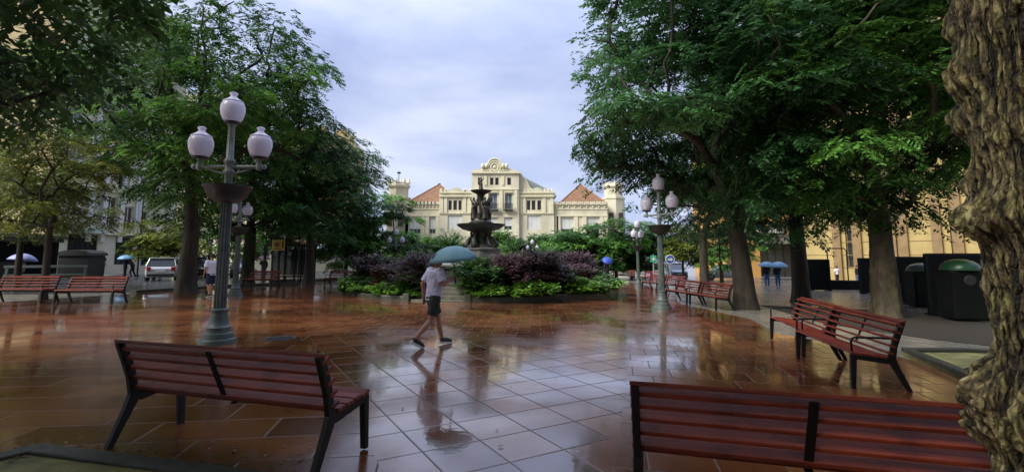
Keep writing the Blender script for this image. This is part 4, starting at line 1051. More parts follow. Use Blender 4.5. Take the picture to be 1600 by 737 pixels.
mb = MB(); H = at(1311, 388, G(1311, 444).y).z-G(1311, 444).z; mb.tube([(-.75, 0, 0), (-.75, 0, H-.2), (-.6, 0, H), (.6, 0, H), (.75, 0, H-.2), (.75, 0, 0)], .05, 8); mb.build('tube', 'steel', fr3)
mb = MB(); mb.box((-.75, 0, .02), (.4, .4, .04)); mb.box((.75, 0, .02), (.4, .4, .04)); mb.build('foot', 'steel', fr3)
def bin_(px, py, ytop, w_, lid, label):
    p = G(px, py); h = at(px, ytop, p.y).z-p.z
    t = thing('recycling_bin', label, 'bin', p, R(-12), 'domed recycling bins by the black screens')
    MB().box((0, 0, h*.42), (w_, w_*.8, h*.8)).build('body', 'blacksheet', t, bevel=.06)
    mb = MB(); mb.lathe([(w_*.52, 0), (w_*.52, .06), (w_*.46, h*.10), (w_*.34, h*.15), (w_*.15, h*.18), (.02, h*.185)], (0, 0, h*.82), 24); o = mb.build('lid', lid, t, smooth=40)
    mb = MB(); mb.lathe([(.12, -.02), (.16, 0), (.12, .02)], (0, 0, 0), 16); o2 = mb.build('slot', 'rubber', t); o2.rotation_euler = (PI/2, 0, 0); o2.location = (0, -w_*.41, h*.66)
bin_(1508, 500, 405, .92, 'greenlid', 'bin with a green domed lid in front of the tall black screen')
bin_(1446, 480, 411, .95, 'greylid', 'bin with a grey-green domed lid behind the knobbly trunk')

# ------------------------------------------------------------------ signs, poles, shelter
def sign_pole(px, py, ytop, kind, label, cat='sign'):
    p = G(px, py); h = at(px, ytop, p.y).z-p.z
    t = thing('sign_post', label, cat, p)
    MB().tube([(0, 0, 0), (0, 0, h)], .035, 8).build('post', 'zinc', t)
    mb = MB()
    if kind == 'round':
        mb.lathe([(.30, -.012), (.30, .012)], (0, 0, 0), 24); o = mb.build('sign_face', 'bluesign', t); o.rotation_euler = (PI/2, 0, 0); o.location = (0, -.06, h-.32)
        mb = MB(); mb.extrude([(-.16, -.015, -.06), (.04, -.015, -.06), (.04, -.015, -.15), (.2, -.015, 0), (.04, -.015, .15), (.04, -.015, .06), (-.16, -.015, .06)], (0, -.006, 0)); s = mb.build('arrow', 'white', t); s.location = (0, -.062, h-.32)
        MB().tube([(.30*math.cos(a), 0, .30*math.sin(a)) for a in np.linspace(0, 2*PI, 25)], .025, 6).build('rim', 'white', t, loc=(0, -.06, h-.32))
    else:
        MB().box((0, -.06, h-.35), (.46, .05, .50)).build('sign_face', 'greensign', t, bevel=.02)
        mb = MB(); mb.box((0, -.088, h-.35), (.27, .006, .08)); mb.box((0, -.088, h-.35), (.08, .0075, .27)); mb.build('cross', 'white', t)
    return t
sign_pole(1048, 446, 398, 'round', 'blue round road sign on a thin post right of the right lamp')
sign_pole(1022, 444, 397, 'square', 'green square sign left of the right lamp post')
sh = thing('bus_shelter', 'dark bus shelter with yellow hanging sign behind the left trunks', 'shelter', G(452, 441), R(6))
s_ = G(452, 441).y/750
mb = MB(); mb.box((0, 0, 2.45), (3.0, 1.5, .14)); mb.build('roof', 'darkiron', sh, bevel=.02)
for x in (-1.4, -.5, .5, 1.4):
    for y in (-.65, .65): MB().box((x, y, 1.19), (.09, .09, 2.38)).build('post', 'steel', sh)
mb = MB(); mb.box((0, .65, 1.25), (2.7, .02, 1.9)); mb.build('glass_panel', 'glass', sh)
mb = MB(); mb.box((0, .3, .46), (2.2, .36, .05)); mb.box((-.8, .3, .22), (.06, .3, .43)); mb.box((.8, .3, .22), (.06, .3, .43)); mb.build('seat', 'ochretrim', sh)
pz = at(443.5, 383, G(452, 441).y)-G(452, 441)
ss = MB().box((pz.x, -.85, pz.z), (.82, .08, .70)).build('sign', 'yellow', sh, bevel=.015)
mb = MB(); mb.lathe([(.11, 0), (.17, 0), (.17, .01), (.11, .01)], (0, 0, 0), 20); o = mb.build('emblem', 'ochretrim', ss); o.rotation_euler = (PI/2, 0, 0); o.location = (pz.x-.1, -.893, pz.z+.02)
mb = MB()
for z in (.18, .03, -.12): mb.box((pz.x+.27, -.895, pz.z+z), (.10, .012, .10))
mb.box((pz.x-.08, -.895, pz.z-.25), (.5, .012, .04)); mb.build('lettering', 'steel', ss)
MB().tube([(pz.x+.42, -.85, 0), (pz.x+.42, -.85, pz.z+.35)], .04, 8).build('sign_pole', 'steel', sh)
for px, py, yt, lab in ((465, 441, 372, 'pale thin pole just left of the third left trunk'), (413, 438, 380, 'grey thin pole by the pink umbrella'), (1127, 449, 372, 'black thin pole between the two dark trunks at right'), (214, 432, 300, 'tall dark pole on the left pavement beside the umbrella pair')):
    p = G(px, py); h = at(px, yt, p.y).z-p.z
    t = thing('pole', lab, 'pole', p); MB().tube([(0, 0, 0), (0, 0, h)], [.06, .045], 10).build('shaft', 'iron' if 'dark' not in lab and 'black' not in lab else 'steel', t, smooth=40)
    MB().lathe([(.12, 0), (.12, .12), (.07, .18)], n=12).build('base', 'darkiron', t); MB().ball((0, 0, h), .08).build('finial', 'darkiron', t)
bt = thing('balustrade', 'low white balustrade behind the right flower bed', 'balustrade', (0, 0, 0))
a, b = at(925, 417, 52), at(1006, 418, 52); a.z = gz(a.x, 52); b.z = gz(b.x, 52)
mb = MB(); u = (b-a); n = 26
mb.bar(a+Vector((0, 0, 1.02)), b+Vector((0, 0, 1.02)), .3, .14); mb.bar(a+Vector((0, 0, .1)), b+Vector((0, 0, .1)), .35, .24)
mb.build('rail', 'white', bt)
for i in range(n+1): MB().lathe([(.06, .2), (.11, .4), (.05, .7), (.08, .95)], a+u*i/n, 8).build('baluster', 'white', bt, smooth=50)

# ------------------------------------------------------------------ trees
def tree_px(name, label, base, cpx, cpy, rad, tr, fork, ncl, leaf, seed, dy=0, **k):
    p = G(*base); c = at(cpx, cpy, p.y+dy)-p
    return make_tree(name, label, 'tree', tuple(p), tr, fork, (c.x, dy, c.z), rad, ncl, leaf, seed, **k)
BIG = dict(rc=1.2, nspr=58, L=.46, pairs=6, lw=.072, ll=.19)
tree_px('broad_tree', 'broad dark tree on the left with thick trunk beside the silver car', (291, 457), 318, 165, (5.0, 5.2, 4.9), .40, 3.3, 120, 'leafB', 3, lowcut=-1, **BIG)
tree_px('broad_tree', 'dark tree with thick trunk just right of the small hidden lamp post', (386, 445), 392, 255, (4.6, 4.8, 4.3), .37, 3.4, 95, 'leafB', 4, lowcut=-1, **BIG)
tree_px('broad_tree', 'tree left of the fountain, the rightmost of the left-hand trunks', (482, 442), 500, 280, (3.7, 4.6, 3.9), .34, 3.2, 95, 'leafA', 5, lowcut=-1, **BIG)
tree_px('broad_tree', 'large dark tree behind the right lamp post, its crown reaching the open sky', (1167, 482), 1088, 150, (3.7, 4.4, 5.4), .37, 3.6, 135, 'leafA', 6, lump=.3, lean=(-.3, 0), lowcut=-1, keep=lambda p: not (p[0] < 6.9 and p[1] < 17.9 and p[2] < 5.6) and not (p[2] < 3.3 and p[0]/p[1] < .31) and p[0]/p[1] > .150+.022*math.sin(p[2]*4)+.012*math.sin(p[0]*9), **BIG)
tree_px('broad_tree', 'straight dark trunk between the paired benches and the knobbly trunk', (1252, 472), 1255, 135, (4.6, 4.6, 5.6), .35, 3.6, 125, 'leafA', 7, lowcut=-1, **BIG)
tree_px('broad_tree', 'tree with knobbly pale lower trunk behind the nearest right bench', (1387, 494), 1368, 125, (4.3, 4.0, 4.5), .37, 3.2, 125, 'leafB', 8, lump=.15, lowcut=-1, bark='barkolive', knob=.9, flare=1.35, **BIG)
tree_px('broad_tree', 'slim dark tree behind the paired benches right of the lamp', (1102, 453), 1132, 240, (4.4, 4.6, 4.6), .28, 3.2, 95, 'leafA', 9, lowcut=-1, **BIG)
tree_px('thin_tree', 'thin yellowing tree between the two left benches', (67, 467), 78, 290, (2.1, 2.0, 2.2), .13, 2.6, 46, 'leafY', 12, rc=.75, nspr=34, L=.36, pairs=5, lw=.06, ll=.15, inner=.1, lump=.3)
tree_px('thin_tree', 'olive green tree behind the yellowing one, against the sandy wall', (25, 452), 40, 300, (3.0, 2.6, 2.4), .14, 2.6, 50, 'leafO', 13, rc=.9, nspr=34, L=.4, pairs=5, lw=.08, ll=.18, inner=.2)
SM = dict(rc=.85, nspr=36, L=.42, pairs=5, lw=.10, ll=.22, inner=.2)
tree_px('street_tree', 'yellow-green street tree left of the broad left trunk', (250, 432), 250, 374, (1.7, 1.6, 1.7), .10, 2.2, 30, 'leafO', 14, **SM)
tree_px('street_tree', 'yellow-green street tree above the row of parked cars', (325, 433), 322, 378, (3.0, 3, 2.6), .14, 2.4, 42, 'leafO', 15, **SM)
tree_px('street_tree', 'small bright green tree left of the far lamp by the left flower bed', (540, 438), 538, 375, (2.4, 2.4, 2.2), .14, 1.9, 42, 'leafP', 16, **SM)
tree_px('street_tree', 'bushy mid green tree behind the far lamp and left flower bed', (592, 437), 590, 352, (3.0, 2.8, 2.8), .16, 1.9, 55, 'leafB', 17, **SM)
tree_px('street_tree', 'round bright green tree in front of the right hipped roof', (963, 436), 958, 372, (3.3, 3, 2.2), .17, 1.9, 55, 'leafP', 18, **SM)
tree_px('street_tree', 'small green tree in front of the building, between fountain and round tree', (893, 436), 893, 381, (2.2, 2.2, 1.9), .13, 1.6, 40, 'leafP', 19, **SM)
tree_px('street_tree', 'yellow-green tree behind the right lamp post', (1068, 438), 1068, 383, (1.9, 1.9, 2.3), .13, 2.0, 38, 'leafO', 20, **SM)
tree_px('street_tree', 'dark green tree behind the thin black pole at right', (1128, 440), 1135, 372, (2.6, 2.6, 2.4), .16, 2.2, 42, 'leafB', 22, **SM)
tree_px('street_tree', 'dark green tree beyond the gap between lamp posts at right', (1018, 436), 1020, 378, (2.2, 2.2, 2.2), .13, 2.0, 38, 'leafB', 23, **SM)
tree_px('street_tree', 'green tree standing behind the shelter with the yellow sign', (430, 436), 432, 362, (3.6, 3.2, 2.6), .16, 2.6, 48, 'leafB', 24, **SM)
# low shrubs in front of the building
bush = make_shrub('round_bush', 'leafy bush behind the fountain, before the cream building', 'bush', 'leafB', 51, 1.7, 3.5, 52, 'bushes between the fountain and the cream building', .10, .2, .4, 4)
spots = [(650, 47), (683, 44), (716, 49), (846, 46), (868, 49), (921, 47), (940, 44), (985, 48), (1000, 54), (625, 50), (780, 44), (815, 48)]
for i, (px, Y) in enumerate(spots):
    x = (px-800)/750*Y; p = on(x, Y); s = rnd.uniform(.9, 1.3)
    if i == 0: bush.location = p
    else: copy_tree(bush, p, rnd.uniform(0, 6), s)
def make_palm(label, px, py, Y, H, seed, L=1.7):
    x = (px-800)/750*Y; p = on(x, Y); rng = np.random.default_rng(seed)
    t = thing('spiky_palm', label, 'palm', p, 0, 'spiky plants round the fountain')
    n = 30; az = rng.uniform(0, 2*PI, n); el = rng.uniform(.1, 1.35, n)
    d = np.stack([np.cos(az)*np.cos(el), np.sin(az)*np.cos(el), np.sin(el)], 1); pos = np.repeat(np.array([[0, 0, H]]), n, 0)
    q = sprays(pos, d, L, 16, .07, .42, rng, .30); v = np.clip(np.tile(rng.uniform(.3, 1, n), 32), 0, 1)
    leaf_mesh('fronds', q, v, 'leafP', t)
    mb = MB()
    for i in range(n):
        pts = [Vector((0, 0, H))+Vector(d[i])*L*tt-Vector((0, 0, .30*L*tt*tt)) for tt in (0, .33, .66, 1)]; mb.tube(pts, [.03, .025, .018, .008], 5, caps=False)
    mb.build('stalk', 'greenlid', t); MB().lathe([(.22, -.1), (.17, H*.4), (.15, H), (.05, H+.1)], n=12).build('trunk', 'bark', t, smooth=50)
make_palm('spiky palm just left of the fountain bowls', 704, 365, 37, 2.4, 61, 1.9)
make_palm('spiky palm just right of the fountain stem', 800, 375, 38, 2.1, 62, 1.8)
make_palm('spiky palm between the fountain and the farthest lamp', 852, 375, 41, 1.9, 63, 1.7)

# near left tree, trunk out of the frame, branches hanging into the top left corner
def keepL(p):
    if p[1] < .4: return p[2] > 2.9
    e = (p[2]-CAMH)/p[1]
    if e > .62: return True
    return p[0] < -.735*p[1]-.2+.25*math.sin(p[2]*5) and e > .255+.05*math.sin(p[0]*3)+max(0, (p[0]/p[1]+1.0))*.3 - .0
make_tree('overhanging_tree', 'dark branches of a near tree hanging into the top left corner', 'tree', tuple(on(-6.6, 2.0)), .30, 3.0, (.6, 1.2, 5.6), (5.8, 5.4, 3.3), 260, 'leafC', 41,
          rc=.80, nspr=46, L=.34, pairs=5, lw=.060, ll=.120, inner=.2, keep=keepL, lowcut=-1, droop=.45,
          extra=[(-2.2, .5, 4.8), (-2.8, .9, 5.0), (-3.0, 0, 5.6), (-3.6, -.3, 6.2), (-2.6, 1.3, 4.4), (-3.3, .8, 5.6), (-4, .3, 6.4), (-3.6, 1.4, 5.2), (-1.8, .3, 4.5), (-2.4, -.1, 5.2), (-3.9, .9, 5.9), (-3.2, 1.7, 4.7)])  # unseen leaf clumps added overhead to keep sun off the right bench

for i, (x, y, k) in enumerate(((-5, -12, 0), (1.5, -9, 2), (8, -6.5, 1))):  # out-of-view tree copies, added only to shade the foreground
    src = [o for o in COL.objects if o.name.startswith('broad_tree') and o.parent is None][k]
    copy_tree(src, on(x, y), 1.0+i, 1.0, ('unseen shade tree added behind the viewpoint on its left', 'unseen shade tree added straight behind the viewpoint', 'unseen shade tree added behind the viewpoint on its right')[i])
# near gnarled trunk on the right
def gnarled():
    t = thing('gnarled_tree', 'huge gnarled trunk with burls and furrowed bark at the right edge', 'tree', on(2.435, 2.12))
    nz, na, H = 600, 520, 4.2; zz = np.linspace(-.1, H, nz); aa = np.linspace(0, 2*PI, na, endpoint=False)
    Z, A = np.meshgrid(zz, aa, indexing='ij'); Z = Z.ravel(); A = A.ravel()
    p = np.stack([np.cos(A), np.sin(A), Z], 1)
    r = .268+.10*np.exp(-np.maximum(Z, 0)/.35)-.01*np.clip((Z-1.6)/.4, 0, 1)
    bl = np.zeros_like(r)
    # burls: angle (towards the camera's left is about 200 deg), height, size, amount
    burls = [(R(138), 1.06, .13, .12), (R(165), .97, .12, .10), (R(140), .86, .13, .11), (R(188), .80, .13, .06), (R(150), .66, .12, .05), (R(136), 1.84, .10, .05), (R(160), 1.80, .11, .09), (R(184), 1.84, .12, .07), (R(146), 1.99, .10, .05),
             (R(134), 2.30, .11, .05), (R(155), 2.50, .12, .06), (R(136), 2.78, .12, .05), (R(190), 2.2, .12, .05), (R(205), 2.72, .14, .06), (R(178), 1.35, .10, .03), (R(60), 1.5, .3, .1), (R(0), 2.3, .3, .1)]
    for a0, z0, s, amt in burls:
        da = np.abs((A-a0+PI) % (2*PI)-PI)*.33; d2 = (da/s)**2+((Z-z0)/(s*.8))**2
        bl += amt*np.exp(-d2**1.2)
    warp = fbm(p*np.array([2.2, 2.2, 1.6])+5, 3)-.45
    q3 = np.stack([np.cos(A)*2.6, np.sin(A)*2.6, Z*1.7], 1); wob = (fbm(q3+8.3, 3)-.44)*.75
    ph = 21*A+wob*8.5
    g1 = np.abs(np.sin(ph)); g2_ = np.abs(np.sin(ph*2.03+wob*6+1.3))
    dep = np.clip(.45+1.6*(fbm(p*np.array([6, 6, 2.4])+2.2, 2)-.25), .25, 1.3)      # some furrows deep, some shallow
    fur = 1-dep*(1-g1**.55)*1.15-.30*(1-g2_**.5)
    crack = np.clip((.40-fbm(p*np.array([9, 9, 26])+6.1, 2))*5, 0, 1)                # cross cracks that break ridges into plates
    f3 = fbm(p*np.array([26, 26, 9])+4.4, 3)-.45; f5 = fbm(p*np.array([70, 70, 40])+1.4, 2)-.38
    n3 = fbm(p*np.array([7, 7, 8])+9.1, 4)-.45; f4 = 1-np.abs(2*fbm(p*np.array([11, 11, 13]), 2)/.75-1)
    n1 = f3
    damp = np.clip(1-bl*5, .40, 1)
    r = r+bl*(1+1.8*n3)+warp*.035+damp*((fur-.8)*.042-crack*.012)+f3*.030+f5*.012+np.clip(bl*7, 0, 1)*(n3*.13-.05*f4**2)
    v = np.stack([r*np.cos(A)+.03*np.sin(Z*1.6), r*np.sin(A), Z], 1)
    idx = np.arange(nz*na).reshape(nz, na); a = idx[:-1, :]; b = idx[1:, :]
    q = np.stack([a, np.roll(a, -1, 1), np.roll(b, -1, 1), b], -1).reshape(-1, 4); n = len(q)
    me = bpy.data.meshes.new('trunk'); me.vertices.add(len(v)); me.vertices.foreach_set('co', v.ravel().astype(np.float32))
    me.loops.add(4*n); me.loops.foreach_set('vertex_index', q.ravel().astype(np.int32))
    me.polygons.add(n); me.polygons.foreach_set('loop_start', np.arange(0, 4*n, 4, dtype=np.int32))
    me.update(calc_edges=True); me.polygons.foreach_set('use_smooth', [True]*n)
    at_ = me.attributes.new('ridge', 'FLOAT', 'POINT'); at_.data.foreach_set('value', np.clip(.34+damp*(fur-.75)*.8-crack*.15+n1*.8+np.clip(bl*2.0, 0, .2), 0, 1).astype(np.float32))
    m, nt, bs = nodes_of('olive_furrowed_bark'); L = nt.links
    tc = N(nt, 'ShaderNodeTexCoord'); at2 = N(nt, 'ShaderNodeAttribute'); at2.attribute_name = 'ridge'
    dn = noise(nt, tc.outputs['Object'], 9, 4); mv = N(nt, 'ShaderNodeVectorMath', operation='MULTIPLY_ADD'); L.new(dn.outputs['Color'], mv.inputs[0]); mv.inputs[1].default_value = (.06, .06, .10); L.new(tc.outputs['Object'], mv.inputs[2])
    mp = N(nt, 'ShaderNodeMapping'); mp.inputs['Scale'].default_value = (30, 30, 8); L.new(mv.outputs[0], mp.inputs[0])
    vo = N(nt, 'ShaderNodeTexVoronoi', feature='DISTANCE_TO_EDGE'); vo.inputs['Scale'].default_value = 1; L.new(mp.outputs[0], vo.inputs['Vector'])
    cr = N(nt, 'ShaderNodeMapRange'); L.new(vo.outputs['Distance'], cr.inputs[0]); cr.inputs[1].default_value = .02; cr.inputs[2].default_value = .30
    vc = N(nt, 'ShaderNodeTexVoronoi'); vc.inputs['Scale'].default_value = 1; L.new(mp.outputs[0], vc.inputs['Vector'])
    def mth(op, a_, b_):
        n_ = N(nt, 'ShaderNodeMath', operation=op)
        for i_, x_ in enumerate((a_, b_)):
            if isinstance(x_, (int, float)): n_.inputs[i_].default_value = x_
            else: L.new(x_, n_.inputs[i_])
        return n_.outputs[0]
    no = noise(nt, tc.outputs['Object'], 5, 6, .7); no2 = noise(nt, tc.outputs['Object'], 60, 5, .75)
    sc_ = N(nt, 'ShaderNodeSeparateColor'); L.new(vc.outputs['Color'], sc_.inputs[0])
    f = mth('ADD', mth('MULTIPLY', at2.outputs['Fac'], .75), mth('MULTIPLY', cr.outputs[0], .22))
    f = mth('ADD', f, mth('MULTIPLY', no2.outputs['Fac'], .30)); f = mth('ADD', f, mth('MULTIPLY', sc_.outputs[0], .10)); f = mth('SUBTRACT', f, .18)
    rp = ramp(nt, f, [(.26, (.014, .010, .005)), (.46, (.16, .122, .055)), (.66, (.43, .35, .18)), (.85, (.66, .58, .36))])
    gn = ramp(nt, no.outputs['Fac'], [(.42, (1, 1, 1)), (.58, (.70, .86, .55)), (.72, (1.0, .80, .60))])          # lichen and rust-coloured patches
    mx = N(nt, 'ShaderNodeMix', data_type='RGBA', blend_type='MULTIPLY'); mx.inputs[0].default_value = .8; L.new(rp.outputs[0], mx.inputs[6]); L.new(gn.outputs[0], mx.inputs[7])
    L.new(mx.outputs[2], bs.inputs['Base Color']); bs.inputs['Roughness'].default_value = .5
    hg = mth('ADD', mth('MULTIPLY', cr.outputs[0], .014), mth('MULTIPLY', no2.outputs['Fac'], .012))
    bp = N(nt, 'ShaderNodeBump'); bp.inputs['Strength'].default_value = 1; bp.inputs['Distance'].default_value = 1
    L.new(hg, bp.inputs['Height']); L.new(bp.outputs[0], bs.inputs['Normal'])
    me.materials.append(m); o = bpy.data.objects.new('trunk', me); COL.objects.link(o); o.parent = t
    rng = np.random.default_rng(77); C = []
    while len(C) < 95:
        d = rng.normal(0, 1, 3); d /= np.linalg.norm(d); p_ = np.array([2.4, -1.2, 6.8])+d*np.array([5.4, 5.0, 2.8])*rng.uniform(.3, 1)**.5
        w = p_+np.array([2.4, 2.12, 0])
        if w[1] > .3 and (w[2]-CAMH)/w[1] < .66: continue
        if p_[2] < 3.7: continue
        C.append(p_)
    C = np.array(C); q, v = clump_leaves(C, 1.05, 42, rng, (2.4, -1.2, 5), .42, 6, .075, .19)
    wy = q[:, 2, 1]+2.12; el = (q[:, 2, 2]-CAMH)/np.maximum(wy, .3); k = (wy < .3) | (el > .60); leaf_mesh('crown', q[k], v[k], 'leafC', t)
    mb = MB()
    for c in C[::3]: mb.tube([(0, 0, 4.0), tuple(np.array([0, 0, 4.2])*.6+c*.4), tuple(c)], [.14, .06, .02], 7, caps=False)
    mb.lathe([(.37, 4.0), (.30, 4.5), (.2, 5.2)], n=16); mb.build('limb', 'bark', t, smooth=50)
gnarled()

# ------------------------------------------------------------------ people
def capsule(mb, a, ra, b, rb, n=12):
    a, b = Vector(a), Vector(b); mb.tube([a, a.lerp(b, .5), b], [ra, (ra+rb)/2, rb], n); mb.ball(a, ra*.99, n, 8); mb.ball(b, rb*.99, n, 8)
def person(label, loc, heading, pose, colors, vox=.02, group=None, height=1.72, hairlen=0, fingers=False, bag=None):
    """local +X is forward, +Y left. pose: joints"""
    t = thing('person', label, 'person', loc, heading, group, height/1.72)
    J = dict(hipL=(0, .095, .90), hipR=(0, -.095, .90), kneeL=(.02, .10, .49), kneeR=(.02, -.10, .49), ankL=(0, .10, .09), ankR=(0, -.10, .09),
             shL=(0, .185, 1.40), shR=(0, -.185, 1.40), elL=(-.02, .25, 1.13), elR=(-.02, -.25, 1.13), haL=(.06, .25, .90), haR=(.06, -.25, .90), toeL=(.17, .11, .03), toeR=(.17, -.11, .03),
             chest=(.0, 0, 1.28), pelvis=(0, 0, .95), neck=(.01, 0, 1.47), head=(.03, 0, 1.605))
    J.update(pose); J = {k: Vector(v) for k, v in J.items()}
    mb = MB(); hd = J['head']
    mb.ball(hd+Vector((-.012, 0, .015)), (.095, .077, .112), 18, 12); mb.ball(hd+Vector((.03, 0, -.055)), (.062, .055, .062), 14, 10)
    mb.ball(hd+Vector((.092, 0, -.02)), (.020, .014, .026), 8, 6)                       # nose
    for s in (-1, 1):
        mb.ball(hd+Vector((-.005, s*.078, -.01)), (.020, .010, .030), 8, 6)              # ears
        mb.ball(hd+Vector((.070, s*.030, .025)), (.022, .022, .012), 8, 6)               # brow
    mb.ball(hd+Vector((.082, 0, -.066)), (.014, .024, .010), 8, 6)                       # mouth
    capsule(mb, J['neck']-Vector((.01, 0, .06)), .058, hd-Vector((.01, 0, .06)), .052)
    mb.tube([J['pelvis']-Vector((0, 0, .06)), J['pelvis']+Vector((0, 0, .08)), J['chest'], J['chest']+Vector((0, 0, .10)), J['neck']-Vector((0, 0, .04))], [.13, .135, .145, .14, .07], 16, squash=(.80, 1.15))
    for s in 'LR':
        capsule(mb, J['hip'+s], .085, J['knee'+s], .056); capsule(mb, J['knee'+s], .054, J['knee'+s].lerp(J['ank'+s], .35)+Vector((-.012, 0, 0)), .056); capsule(mb, J['knee'+s].lerp(J['ank'+s], .35)+Vector((-.012, 0, 0)), .056, J['ank'+s], .036)
        capsule(mb, J['ank'+s]+Vector((-.02, 0, -.03)), .036, J['toe'+s], .028)
        capsule(mb, J['chest']+Vector((0, (.10 if s == 'L' else -.10), .10)), .07, J['sh'+s], .058)
        capsule(mb, J['sh'+s], .054, J['el'+s], .042); capsule(mb, J['el'+s], .042, J['ha'+s], .028)
        d = (J['ha'+s]-J['el'+s]).normalized(); side = Vector((1, 0, 0)) if abs(d.x) < .7 else Vector((0, 0, 1)); side = (side-d*side.dot(d)).normalized(); nn = d.cross(side)
        w = J['ha'+s]; pc = w+d*.05
        mb.tube([w, pc, w+d*.09], [.026, .040, .038], 10, squash=(1, .55))
        # hand: four unequal bent fingers and a thumb
        for i, (off, ln) in enumerate(((-.030, .065), (-.010, .078), (.011, .073), (.030, .056))):
            b0 = w+d*.082+side*off; sgn = 1 if s == 'L' else -1; curl = -nn*sgn
            mb.tube([b0, b0+d*ln*.5+curl*.006, b0+d*ln*.85+curl*.028, b0+d*ln*.9+curl*.045], [.0105, .010, .009, .008], 6)
        mb.tube([w+d*.03+side*.034, w+d*.062+side*.058, w+d*.090+side*.060], [.013, .011, .009], 6)
    fuse(mb, 'body', 'skin', t, vox*(.62 if fingers else 1), 1)
    mb = MB(); mb.ball(hd+Vector((-.022, 0, .03)), (.102, .086, .112), 18, 12)
    if hairlen: mb.ball(hd+Vector((-.06, 0, -.08)), (.06, .075, .13), 12, 8)
    hb = fuse(mb, 'hair', colors.get('hair', 'hair'), t, vox*.8, 1)
    # keep the face free: pull the hair's front inwards
    for v in hb.data.vertices:
        q = v.co-hd
        if q.x > .035 and q.z < .075: v.co.x = hd.x+.01; v.co.y = hd.y+(v.co.y-hd.y)*.7
    # shirt
    mb = MB(); long_ = colors.get('long', False)
    mb.tube([J['pelvis']-Vector((0, 0, .10)), J['pelvis']+Vector((0, 0, .03)), J['pelvis'].lerp(J['chest'], .55), J['chest'], J['chest']+Vector((0, 0, .10)), J['neck']-Vector((0, 0, .075)), J['neck']-Vector((0, 0, .03))],
            [.163, .160, .160, .172, .170, .115, .072], 24, squash=(.82, 1.18))
    for s in 'LR':
        sg = .10 if s == 'L' else -.10
        capsule(mb, J['chest']+Vector((0, sg, .09)), .095, J['sh'+s], .078)
        e = J['ha'+s] if long_ else J['sh'+s].lerp(J['el'+s], .82)
        if long_: mb.tube([J['sh'+s], J['el'+s], J['el'+s].lerp(J['ha'+s], .95)], [.074, .062, .046], 14); mb.ball(J['el'+s], .060)
        else: mb.tube([J['sh'+s], J['sh'+s].lerp(J['el'+s], .4), e], [.076, .079, .080], 16)
    fuse(mb, 'shirt', colors['top'], t, vox*.8, 2, .055 if fingers else .03)
    mb = MB(); cut = colors.get('leg', .85)
    mb.tube([J['pelvis']+Vector((0, 0, .05)), J['pelvis']-Vector((0, 0, .04)), J['pelvis']-Vector((0, 0, .13))], [.150, .160, .155], 20, squash=(.84, 1.16))
    for s in 'LR':
        if cut < .6: e = J['hip'+s].lerp(J['knee'+s], cut/.55); mb.tube([J['hip'+s]+Vector((0, 0, .03)), J['hip'+s].lerp(e, .5), e], [.108, .108, .104], 18); mb.ball(J['hip'+s], .107)
        else:
            capsule(mb, J['hip'+s], .104, J['knee'+s], .078); mb.tube([J['knee'+s], J['knee'+s].lerp(J['ank'+s], .5), J['ank'+s]+Vector((0, 0, -.02))], [.077, .074, .066], 14)
    fuse(mb, 'trousers' if cut > .6 else 'shorts', colors['bottom'], t, vox*.8, 2, .05 if fingers else .03)
    for s in 'LR':
        a, b = J['ank'+s], J['toe'+s]; d = (b-a); d = d.normalized()
        heel = a+Vector((-.045, 0, -.035)); mb = MB()
        f = (b-heel).normalized(); upv = Vector((0, 0, 1)); upv = (upv-f*upv.dot(f)).normalized(); sdv = f.cross(upv)
        ln = .275; h0 = heel
        mb.tube([h0+upv*.02, h0+f*.06+upv*.035, h0+f*.13+upv*.03, h0+f*.21+upv*.018, h0+f*.262+upv*.012], [.038, .050, .047, .044, .026], 14)
        mb.tube([h0+f*.03+upv*.03, a+upv*.02], [.046, .046], 12)
        sh = fuse(mb, 'shoe', colors.get('shoe', 'shoe'), t, vox*.7, 1)
        out = [(-.030, -.030), (.06, -.040), (.16, -.050), (.23, -.046), (.275, -.02), (.275, .02), (.23, .046), (.16, .050), (.06, .040), (-.030, .030)]
        mb = MB(); mb.extrude([h0+f*x+sdv*y-upv*.032 for x, y in out], upv*.028); mb.build('sole', colors.get('sole', 'sole'), sh, bevel=.006)
    return t, J
